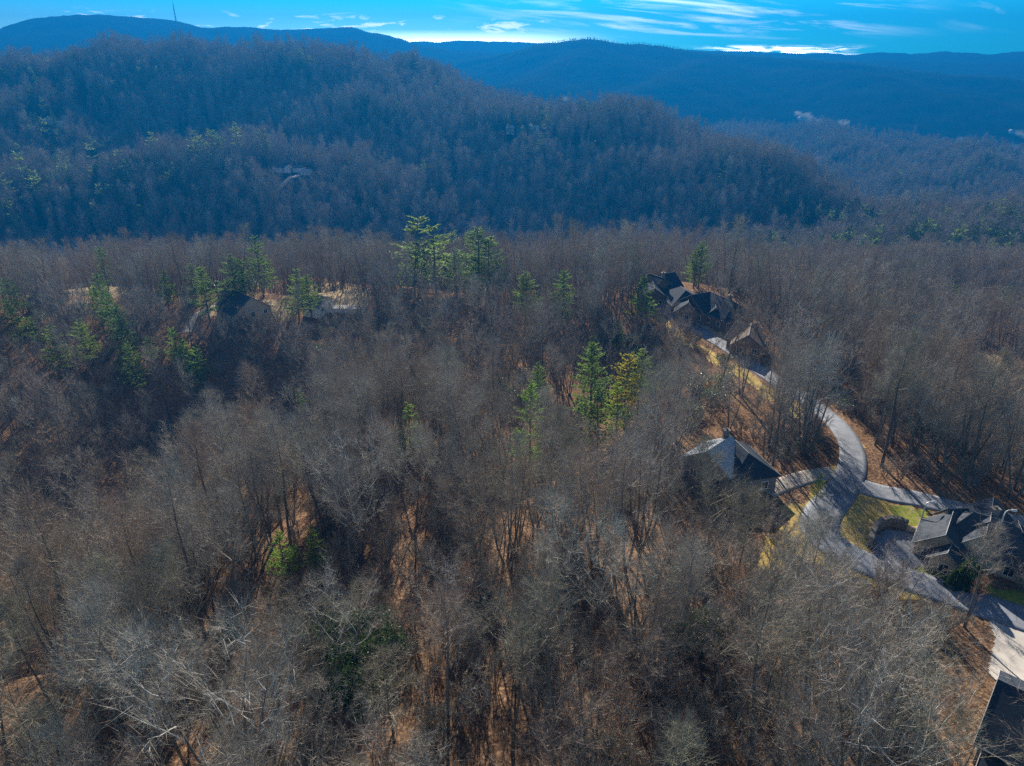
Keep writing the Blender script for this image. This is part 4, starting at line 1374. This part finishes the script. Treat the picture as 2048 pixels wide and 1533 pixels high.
# ------------------------------------------------------------------ pines, placed one by one
PINES = [  # u, v of the crown middle, height, form set, label
    (1185, 765, 22, 'near', 'tall blue green pine left of the olive pair in the middle wood'), (1252, 768, 18, 'olive', 'olive coloured conifer in the middle wood'),
    (1280, 760, 18, 'near', 'dark green conifer touching the olive one'), (1060, 835, 18, 'bright', 'bright green cone shaped pine in the middle of the wood'),
    (818, 855, 13, 'bright', 'small bright green pine standing alone in the grey wood'), (1076, 775, 14, 'near', 'faint green pine behind the bright cone shaped one'),
    (1236, 808, 13, 'bright', 'thin pale green pine below the olive conifer'), (1200, 835, 16, 'near', 'dark conifer in shade below the tall blue green pine'), (1286, 590, 17, 'bright', 'bright green pine at the end of the road by the brown house'),
    (205, 530, 24, 'near', 'tall narrow pine at the left edge of the near wood'), (517, 522, 24, 'near', 'tall pale pine breaking the edge of the wood above the steep roof'),
    (20, 600, 22, 'near', 'broad pine cut by the left edge of the photo'), (200, 585, 20, 'near', 'topmost pine of the bright row at left'), (222, 620, 22, 'near', 'second pine of the bright row at left'), (195, 612, 20, 'near', 'pine leaning out left of the bright row'),
    (240, 655, 21, 'near', 'lowest pine of the bright row at left'), (112, 690, 21, 'near', 'spreading pine left of its twin in the left wood'), (170, 686, 21, 'near', 'spreading pine right of its twin in the left wood'), (263, 730, 19, 'near', 'dense dark pine below the bright row'),
    (247, 705, 15, 'near', 'small pine just above the dense dark one'), (352, 688, 13, 'bright', 'yellow green young pine by the dirt drive'), (372, 706, 13, 'bright', 'fresh green young pine right of the dirt drive bend'), (392, 725, 13, 'bright', 'lowest of the yellow green young pines'), (385, 750, 11, 'bright', 'faint green sapling pine under the young pines'),
    (408, 580, 20, 'near', 'layered pine left of the steep roofed house'), (328, 572, 18, 'near', 'pine between the tall narrow one and the layered one'), (468, 556, 20, 'near', 'dark pine behind the steep roofed house'), (487, 560, 18, 'near', 'second pine behind the steep roofed house'),
    (590, 580, 20, 'near', 'thin pine right of the steep roofed house'), (618, 590, 17, 'near', 'pine at the corner of the long low house'), (720, 525, 17, 'near', 'small pine in the far edge of the wood'), (778, 510, 18, 'near', 'pale pine left of the pine cluster'),
    (812, 498, 24, 'near', 'leftmost pine of the cluster at the wood edge'), (838, 492, 27, 'near', 'tallest pine of the cluster at the wood edge'), (826, 530, 20, 'near', 'lower front pine of the cluster'), (870, 510, 24, 'near', 'third pine of the cluster at the wood edge'),
    (908, 506, 24, 'near', 'round headed pine in the middle of the cluster'), (930, 515, 22, 'near', 'pine with bare lower trunk in the cluster'), (955, 515, 24, 'near', 'dense pine near the end of the cluster'), (978, 528, 21, 'near', 'rightmost pine of the cluster'), (912, 540, 16, 'near', 'small pine in front of the cluster'),
    (1050, 592, 20, 'near', 'faint slim pine in the far middle wood'), (1128, 590, 20, 'near', 'grey green slim pine right of its twin'), (1392, 528, 18, 'near', 'pine behind the dark gabled house'), (1402, 522, 20, 'near', 'taller pine behind the dark gabled house'), (1466, 525, 18, 'near', 'round pine on the skyline of the near wood'), (1488, 530, 17, 'near', 'pine touching the round skyline pine'),
    (1547, 522, 19, 'near', 'bright pine right of the skyline pair'), (1604, 518, 16, 'near', 'small bushy pine before the dark slope'), (1655, 512, 17, 'far', 'broad pine left of the tall spire shaped one'), (1712, 505, 22, 'far', 'tall spire shaped pine on the laurel ridge'), (1748, 510, 21, 'far', 'dark dense pine on the laurel ridge'),
    (1752, 612, 10, 'bright', 'small yellow green pine in the right wood'), (1865, 590, 12, 'bright', 'pale green pine below the dark laurel band'), (1905, 588, 13, 'bright', 'yellow green pine below the dark laurel band'), (1922, 594, 14, 'bright', 'broad yellow green pine right of its neighbour'), (2010, 590, 13, 'near', 'green pine near the right edge below the dark band'), (1945, 600, 10, 'bright', 'low pine beside the broad yellow green one'),
    (563, 1100, 9, 'bright', 'yellow green sapling in the lower left wood'), (628, 1085, 8, 'bright', 'faint green sapling right of the yellow green one'), (1638, 972, 6, 'near', 'dark holly beside the golden verge'), (605, 800, 9, 'bright', 'small green sapling below the pale laurels'), (500, 800, 8, 'olive', 'olive sapling in the left middle wood'), (1185, 700, 10, 'near', 'low green conifer in the middle wood near the road'), (1240, 665, 10, 'near', 'bushy conifer below the bright pine at the road end'),
    (385, 558, 14, 'near', 'faint pine in the far left wood'), (25, 640, 20, 'near', 'pine below the one cut by the left edge'), (70, 655, 12, 'bright', 'low bright pine near the left edge'), (300, 700, 12, 'near', 'young pine between the twins and the dirt drive'),
    (1175, 540, 14, 'near', 'thin pine in the skyline trees left of the brown house'),
]
FARP = [(130, 332, 'highest'), (195, 312, 'pale'), (187, 325, 'slim'), (252, 290, 'tall'), (262, 282, 'pointed'), (240, 305, 'dark'), (300, 290, 'broad'), (305, 305, 'low'), (372, 298, 'small'), (395, 305, 'yellowish'), (415, 270, 'topmost'), (428, 300, 'wide'), (435, 292, 'round'), (475, 280, 'bushy'), (450, 300, 'faint'), (530, 295, 'leaning'), (72, 385, 'feathery'), (105, 380, 'grey'), (98, 395, 'squat'), (248, 365, 'fan shaped'), (298, 358, 'flat topped'), (337, 372, 'spiky'), (18, 395, 'thick'), (30, 440, 'double crowned'), (38, 468, 'drooping'), (205, 408, 'forked'), (225, 395, 'short'), (192, 435, 'lone'), (128, 350, 'second highest'), (155, 320, 'hazy'), (290, 450, 'tilted'), (5, 430, 'half cut'), (50, 350, 'old')]
pine_count = 0
for (u, v, H, kind, lab) in PINES:
    forms = {'near': pine_near, 'bright': pine_bright, 'olive': pine_olive, 'far': pine_far}[kind]
    f = forms[pine_count % len(forms)]
    x, y, _ = spot(u, v, H * .6, land)
    dist = math.hypot(x, y)
    H = H * (1.05 if dist < 200 else (.84 if u > 1300 or 'row' in lab or u < 330 else (1.1 if 'cluster' in lab else .98)))
    x, y, _ = spot(u, v, H * .6, land)
    if dist > 260 and kind == 'near': f = pine_far[pine_count % 3] if dist > 330 else f
    plant('pine_tree', f, x, y, H / f.H, random.random() * 6.28, lab, 'pine tree', 'green conifers among the bare trees', sxy=1.0 if dist < 200 else (1.5 if 'cluster' in lab else 1.15))
    THIN.append((x, y, 8.0, .35))
    BLOCK = np.vstack([BLOCK, [x, y, 4.0]])
    if dist < 330:
        zt = gz(x, y) + H * .35; sl = -zt / dist
        for q in np.arange(3, (21 - H * .35) / sl * (1 if dist < 220 else .6), 3.0):
            SIGHT.append((x * (1 - q / dist), y * (1 - q / dist), 4.6, .06 if dist < 220 else .25))
    pine_count += 1
for (u, v, look) in FARP:
    f = pine_far[pine_count % 3]
    x, y, _ = spot(u, v, 13, land)
    plant('pine_tree', f, x, y, 29 / f.H * random.uniform(.85, 1.15), random.random() * 6.28, look + ' pine on the knob of the far left hillside', 'pine tree', 'pines on the far hillside knob', sxy=1.25)
    pine_count += 1

# ------------------------------------------------------------------ bare trees
xs_, ys_, hs_, kinds_ = [], [], [], []
cand = []
# near and middle wood, jittered grid
step = 4.3
for gy in np.arange(22, 470, step):
    half = gy * .80 + 26
    for gx in np.arange(-half, half, step):
        cand.append((gx + random.uniform(-.5, .5) * step, gy + random.uniform(-.5, .5) * step))
C = np.array(cand)
SIGHT = np.array(SIGHT)
dens = fbm(C[:, 0], C[:, 1], 22, 3, 51)
keep = np.ones(len(C), bool)
SM = np.ones(len(C))
for i, (x, y) in enumerate(C):
    pr = 0.78 + .8 * dens[i]
    for tx, ty, tr_, k in THIN:
        if math.hypot(x - tx, y - ty) < tr_: pr *= k
    dd = np.hypot(SIGHT[:, 0] - x, SIGHT[:, 1] - y) < SIGHT[:, 2]
    f_ = SIGHT[dd, 3].min() if dd.any() else 1.0
    if not free(x, y) or random.random() > pr: keep[i] = False
    elif random.random() > f_:
        SM[i] = .36
        if random.random() < (.45 if (x > 35 or y > 185) else .9): keep[i] = False
C = C[keep]
small = SM[keep]
CZ = land(C[:, 0], C[:, 1])
dist = np.sqrt(C[:, 0] ** 2 + C[:, 1] ** 2 + CZ ** 2)
order = np.argsort(dist)
individual, stuff = [], []
for i in order:
    x, y, z = C[i, 0], C[i, 1], CZ[i]
    u, v = to_px(x, y, z + 12)
    inframe = -40 < u < 2088 and -20 < v < 1600
    if inframe and len(individual) < 300: individual.append(i)
    else: stuff.append(i)


LAND = [(1985, 1080, 'beside the big house'), (1700, 960, 'by the road junction'), (1430, 920, 'near the pale roofed house'), (2000, 1400, 'by the corner roof'), (1860, 1180, 'along the road below the big house'),
        (1600, 1050, 'along the golden verge'), (700, 1260, 'by the dark laurel thicket'), (150, 1150, 'on the shaded left ravine side'), (350, 1000, 'at the lip of the left ravine'),
        (1050, 1300, 'above the central orange slope'), (1450, 1330, 'over the lower right slope'), (300, 1400, 'in the lower left corner wood'), (850, 1450, 'at the bottom centre of the wood'), (1300, 1150, 'in the middle right wood'), (950, 1050, 'in the open middle wood'), (600, 1080, 'near the yellow green sapling'),
        (1060, 880, 'below the bright cone shaped pine'), (1190, 870, 'below the blue green pine'), (820, 920, 'below the small lone pine'), (1250, 1000, 'between pale roofed house and centre'), (1150, 1120, 'at the top of the leaf slope'),
        (780, 1080, 'left of the open trunks'), (480, 960, 'right of the ravine lip'), (480, 1120, 'left of the yellow green sapling'), (700, 1150, 'just above the dark laurel thicket'), (520, 1280, 'left of the dark laurel thicket'),
        (880, 1280, 'right of the dark laurel thicket'), (1280, 1280, 'right of the central orange slope'), (1130, 1460, 'at the foot of the central slope'), (1350, 1480, 'at the bottom right of centre'), (600, 1450, 'at the bottom left of centre'),
        (120, 1300, 'in the lower left edge wood'), (300, 1200, 'below the left ravine'), (1400, 1060, 'below the pale roofed house'), (1520, 1180, 'left of the lower road'), (1620, 1300, 'in the lower right brush'), (1760, 1290, 'below the lower road'), (1600, 1460, 'in the lower right corner wood'), (1830, 1440, 'left of the corner roof'), (1860, 880, 'on the right slope above the back road')]


def where(u, v):
    return min(LAND, key=lambda L_: (L_[0] - u) ** 2 + (L_[1] - v) ** 2)[2]


for n_, i in enumerate(individual):
    x, y = C[i]
    k = random.choices(range(9), [4, 4, 4.5, 3, 4, 3, 1.0, 3, 3])[0]
    u, v = to_px(x, y, CZ[i] + 14)
    if math.hypot(u - 1780, v - 1390) < 150 and small[i] == 1: k = 6
    if small[i] < 1 and k != 6: k = 7
    f = near_forms[k]
    s_ = random.choice((.6, .75, .85, .9, 1.0, 1.18)) * random.uniform(.94, 1.06) * (.55 if small[i] < 1 else 1)
    plant('bare_tree', f, x, y, s_, random.random() * 6.28, near_looks[k] + ' ' + where(u, v), 'tree', 'bare trees of the near wood')

# points of the rest of the wood
px_, py_, pi_, ps_ = [], [], [], []
NF, MF = len(near_forms), len(mid_forms)
for i in stuff:
    x, y = C[i]
    d_ = dist[i]
    if d_ < 185: k = random.choices(range(9), [4, 4, 4.5, 3, 4, 3, .6, 3, 2.5])[0]
    else: k = NF + random.choices(range(5), [3.5, 3.5, 4, 4, 2.5])[0]
    px_.append(x); py_.append(y); pi_.append(k); ps_.append(small[i] * random.choice((.6, .72, .8, .9, 1.0, 1.15)) * random.uniform(.94, 1.06))
# far slopes
N = 62000
fy_ = 455 + (1720 - 455) * rng.random(N) ** .62
fx_ = (rng.random(N) * 2 - 1) * (fy_ * .78 + 20)
FZ = land(fx_, fy_)
um, vm = to_px(fx_, fy_, FZ + 10)
infr = (um > -60) & (um < 2110)
dn = fbm(fx_, fy_, 60, 3, 88)
infr &= rng.random(N) < .9 + .5 * dn
infr &= ~((um > 1400) & (fy_ > 1760 - (um - 1400) * .62))
# open ground across the valley
OPEN = [spot(u, v, 0, land) + (r_,) for (u, v, r_) in ((570, 352, 16), (600, 345, 16), (540, 350, 14), (620, 345, 10), (1062, 258, 20), (1020, 258, 14), (1090, 268, 7), (1120, 275, 7), (1150, 285, 6), (770, 144, 20), (95, 188, 20), (160, 190, 14), (100, 245, 18), (85, 246, 18))]
for ox, oy, oz, r_ in OPEN:
    for q in (0, 14, 28, 42):
        k_ = 1 - q / math.hypot(ox, oy)
        infr &= (np.hypot(fx_ - ox * k_, fy_ - oy * k_) > r_ * (1 - q / 90)) | (rng.random(N) < (0 if q < 45 else .25))
for (u, v, rx, ry) in ((2040, 312, 62, 40), (1626, 244, 20, 60)):
    ox, oy, _ = spot(u, v)
    infr &= np.hypot((fx_ - ox) / rx, (fy_ - oy) / ry) > 1
for x, y in zip(fx_[infr], fy_[infr]):
    px_.append(x); py_.append(y); pi_.append(NF + MF + random.randrange(4)); ps_.append(random.choice((.6, .8, .9, 1.0, 1.1, 1.3)) * random.uniform(.9, 1.1))
# crest trees of the middle mountain and the left mountain
CR = []
for (P, s_f, s_b, rnd), nn in ((RIDGES[12], 1500),):
    for k in range(nn):
        i = random.randrange(len(P) - 1); t = random.random()
        q = P[i] * (1 - t) + P[i + 1] * t
        CR.append((q[0] + random.gauss(0, 25), q[1] + random.gauss(-15, 35)))
PX, PY = np.array(px_), np.array(py_)
PZ = land(PX, PY) - .1
print('individual', len(individual), 'stuff', len(PX))


def scatter(name, X, Y, Z, idx, sc, forms, fname, label, kind='stuff'):
    col_ = bpy.data.collections.new(name + '_forms')
    for k, f in enumerate(forms):
        o = bpy.data.objects.new('%s_%02d' % (fname, k), f.joined(fname))
        col_.objects.link(o)
    me_ = bpy.data.meshes.new(name)
    me_.vertices.add(len(X))
    me_.vertices.foreach_set('co', np.stack([X, Y, Z], -1).astype(np.float32).ravel())
    a = me_.attributes.new('form', 'INT', 'POINT'); a.data.foreach_set('value', np.array(idx, np.int32))
    a = me_.attributes.new('size', 'FLOAT', 'POINT'); a.data.foreach_set('value', np.array(sc, np.float32))
    a = me_.attributes.new('turn', 'FLOAT', 'POINT'); a.data.foreach_set('value', (rng.random(len(X)) * 6.283).astype(np.float32))
    me_.update()
    o = bpy.data.objects.new(name, me_)
    COL.objects.link(o)
    ng = bpy.data.node_groups.new(name + '_nodes', 'GeometryNodeTree')
    ng.interface.new_socket('Geometry', in_out='INPUT', socket_type='NodeSocketGeometry')
    ng.interface.new_socket('Geometry', in_out='OUTPUT', socket_type='NodeSocketGeometry')
    N_, L_ = ng.nodes, ng.links
    gi, go = N_.new('NodeGroupInput'), N_.new('NodeGroupOutput')
    ci = N_.new('GeometryNodeCollectionInfo')
    ci.inputs['Collection'].default_value = col_
    ci.inputs['Separate Children'].default_value = True
    ci.inputs['Reset Children'].default_value = True
    iop = N_.new('GeometryNodeInstanceOnPoints')
    iop.inputs['Pick Instance'].default_value = True

    def attr(nm, dt):
        n = N_.new('GeometryNodeInputNamedAttribute'); n.data_type = dt
        n.inputs['Name'].default_value = nm
        return n.outputs[0]
    cx = N_.new('ShaderNodeCombineXYZ')
    L_.new(attr('turn', 'FLOAT'), cx.inputs[2])
    L_.new(gi.outputs[0], iop.inputs['Points'])
    L_.new(ci.outputs[0], iop.inputs['Instance'])
    L_.new(attr('form', 'INT'), iop.inputs['Instance Index'])
    L_.new(cx.outputs[0], iop.inputs['Rotation'])
    L_.new(attr('size', 'FLOAT'), iop.inputs['Scale'])
    L_.new(iop.outputs[0], go.inputs[0])
    md = o.modifiers.new('scatter', 'NODES'); md.node_group = ng
    tag(o, label, None, None, kind)
    return o


scatter('bare_forest', PX, PY, PZ, pi_, ps_, near_forms + mid_forms + far_forms, 'bare_tree_form', 'bare grey brown winter forest covering the ridges and slopes beyond the near wood')

# scattered evergreens of the far slopes
N = 8000
ey = 470 + 1100 * rng.random(N) ** .8
ex_ = (rng.random(N) * 2 - 1) * (ey * .76)
EZ = land(ex_, ey)
um, vm = to_px(ex_, ey, EZ + 10)
dn = fbm(ex_, ey, 90, 3, 99) + .25 * (um > 1400)
ok = (um > -40) & (um < 2090) & (dn > .12) & ~((um > 1400) & (ey > 1700 - (um - 1400) * .62))
ex_, ey = ex_[ok], ey[ok]
extra = []
for (ua, ub, va, vb, nn) in ((1400, 2060, 400, 520, 330), (1500, 2060, 290, 400, 170), (0, 560, 270, 430, 150), (0, 330, 130, 250, 60), (450, 1000, 110, 170, 60)):
    cl = [(random.uniform(ua, ub), random.uniform(va, vb)) for _ in range(max(6, nn // 9))]
    for _ in range(nn):
        c_ = random.choice(cl)
        x, y, _z = spot(c_[0] + random.gauss(0, 28), c_[1] + random.gauss(0, 9), 14, land)
        if y > 430: extra.append((x, y))
extra = np.array(extra)
n0_ = len(ex_)
ex_, ey = np.concatenate([ex_, extra[:, 0]]), np.concatenate([ey, extra[:, 1]])
ok = np.ones(len(ex_), bool)
CR = np.array(CR)
sz_ = np.concatenate([rng.uniform(.7, 1.15, n0_), rng.uniform(.95, 1.3, len(extra)), rng.uniform(.28, .45, len(CR))])
ex_, ey = np.concatenate([ex_[ok], CR[:, 0]]), np.concatenate([ey[ok], CR[:, 1]])
scatter('evergreen_forest', ex_, ey, land(ex_, ey) - .1, np.where(np.arange(len(ex_)) < len(ex_) - len(CR), np.array([0, 1, 2, 3, 3, 4, 4, 3, 4])[rng.integers(0, 9, len(ex_))], rng.integers(3, 5, len(ex_))), sz_, pine_far + spruce_far, 'pine_form', 'dark and blue green pines scattered through the far forested slopes')

# ------------------------------------------------------------------ undergrowth
n_l = 0
LAURELS = [  # u, v, spread in px, count, painted sheen, where
    (700, 1270, 75, 26, 0, 'in the dark thicket of the lower left wood'), (640, 1250, 50, 10, 1, 'at the edge of the dark thicket'), (690, 1370, 35, 10, 0, 'below the dark thicket'), (350, 930, 45, 14, 0, 'in the dark hollow of the left wood'),
    (375, 860, 50, 12, 1, 'in the silvery patch of the left wood'), (590, 860, 60, 14, 1, 'in the silvery band right of the left hollow'), (460, 880, 40, 8, 0, 'between the silvery patches'), (1000, 770, 55, 12, 1, 'on the bright bank of the middle wood'), (850, 735, 70, 14, 0, 'below the far middle trees'),
    (1120, 870, 25, 5, 0, 'under the bright cone shaped pine'), (1380, 1240, 60, 8, 0, 'in the shaded hollow right of centre'), (1850, 1430, 60, 12, 0, 'near the corner roof'), (100, 1010, 40, 8, 0, 'in the left ravine'), (680, 710, 30, 6, 0, 'in the far wood below the terrace'), (1860, 1290, 25, 4, 0, 'by the concrete drive'), (1240, 690, 50, 8, 1, 'near the road end')]
for (u, v, sp_, cnt, gl_, wh) in LAURELS:
    for k in range(cnt):
        x, y, _ = spot(u + random.gauss(0, sp_ * .5), v + random.gauss(0, sp_ * .35), 2.0)
        if not free(x, y): continue
        f = (laurel_sheen if gl_ else laurel)[k % (1 if gl_ else 2)]
        plant('laurel_bush', f, x, y, random.uniform(.7, 1.25), random.random() * 6.28, ('laurel bush painted with silvery sheen ' if gl_ else 'dark evergreen laurel bush ') + wh, 'bush', 'laurel bushes under the trees')
        n_l += 1
bx_, by_ = [], []
for k in range(60):
    u, v = random.uniform(1640, 2060), 0
    v = 566 + random.gauss(0, 7)
    x, y, _ = spot(u, v, 2)
    bx_.append(x); by_.append(y)
for k in range(300):
    x, y = random.uniform(-200, 200), random.uniform(120, 420)
    if fbm(np.array([x]), np.array([y]), 40, 2, 64)[0] > .15 and free(x, y):
        bx_.append(x); by_.append(y)
bx_, by_ = np.array(bx_), np.array(by_)
scatter('evergreen_undergrowth', bx_, by_, land(bx_, by_), rng.integers(0, 3, len(bx_)), rng.uniform(.7, 1.5, len(bx_)), laurel + laurel_sheen, 'laurel_form', 'dark evergreen laurel undergrowth beneath the bare trees')
# leafless understory
ux, uy = [], []
for k in range(6000):
    y = random.uniform(25, 250) ; x = random.uniform(-1, 1) * (y * .8 + 20)
    if free(x, y) and fbm(np.array([x]), np.array([y]), 18, 2, 12)[0] > -.25:
        ux.append(x); uy.append(y)
for k in range(260):
    x, y, _ = spot(random.uniform(1700, 1975), random.uniform(1225, 1500), 1.5)
    if free(x, y): ux.append(x); uy.append(y)
ux, uy = np.array(ux), np.array(uy)
scatter('bare_undergrowth', ux, uy, land(ux, uy), rng.integers(0, 3, len(ux)), rng.uniform(.6, 1.3, len(ux)), bushes, 'bush_form', 'tangle of bare saplings and brush under the trees')
# small trees still holding dry leaves
for n_, (u, v, s_, lab) in enumerate(((1240, 1450, .9, 'reddish tree with dry leaves near the bottom right of centre'), (1215, 1500, .7, 'low russet tree at the bottom edge'), (1370, 1500, .8, 'pinkish brown tree at the bottom edge right of the russet one'), (940, 1180, .8, 'brown leaved young tree among the straight trunks'), (50, 1200, 1.1, 'tan bushy tree at the lower left edge'), (110, 1240, 1.0, 'tan tree beside the shaded left ravine'), (1960, 1185, .45, 'small rusty shrub right of the clipped evergreens'), (870, 1290, .7, 'rusty brown young tree in the centre wood'), (850, 745, .7, 'copper leaved tree in the far middle wood'), (770, 950, .8, 'brown leaved tree left of centre'), (735, 655, .6, 'orange brown young tree below the terrace'), (1480, 1190, .8, 'rust coloured tree right of centre'), (1640, 1330, .8, 'brown leaved tree in the lower right wood'))):
    x, y, _ = spot(u, v, 6 * s_, land)
    plant('dry_leaved_tree', copper[0], x, y, s_, n_ * 1.3, lab, 'tree', 'young trees holding dry leaves')

# ------------------------------------------------------------------ the air between
M_haze = bpy.data.materials.new('haze')
M_haze.use_nodes = True
nt = M_haze.node_tree
nt.nodes.clear()
out = nt.nodes.new('ShaderNodeOutputMaterial')
pv = nt.nodes.new('ShaderNodeVolumePrincipled')
pv.inputs['Color'].default_value = (0.003, 0.146, 0.415, 1)
pv.inputs['Density'].default_value = 0.00034
pv.inputs['Anisotropy'].default_value = 0.35
nt.links.new(pv.outputs[0], out.inputs['Volume'])
mb = MB(); mb.box(-6700, 6700, -250, 4700, -330, 215)
hz = mb.build('haze', M_haze)
tag(hz, kind='stuff')
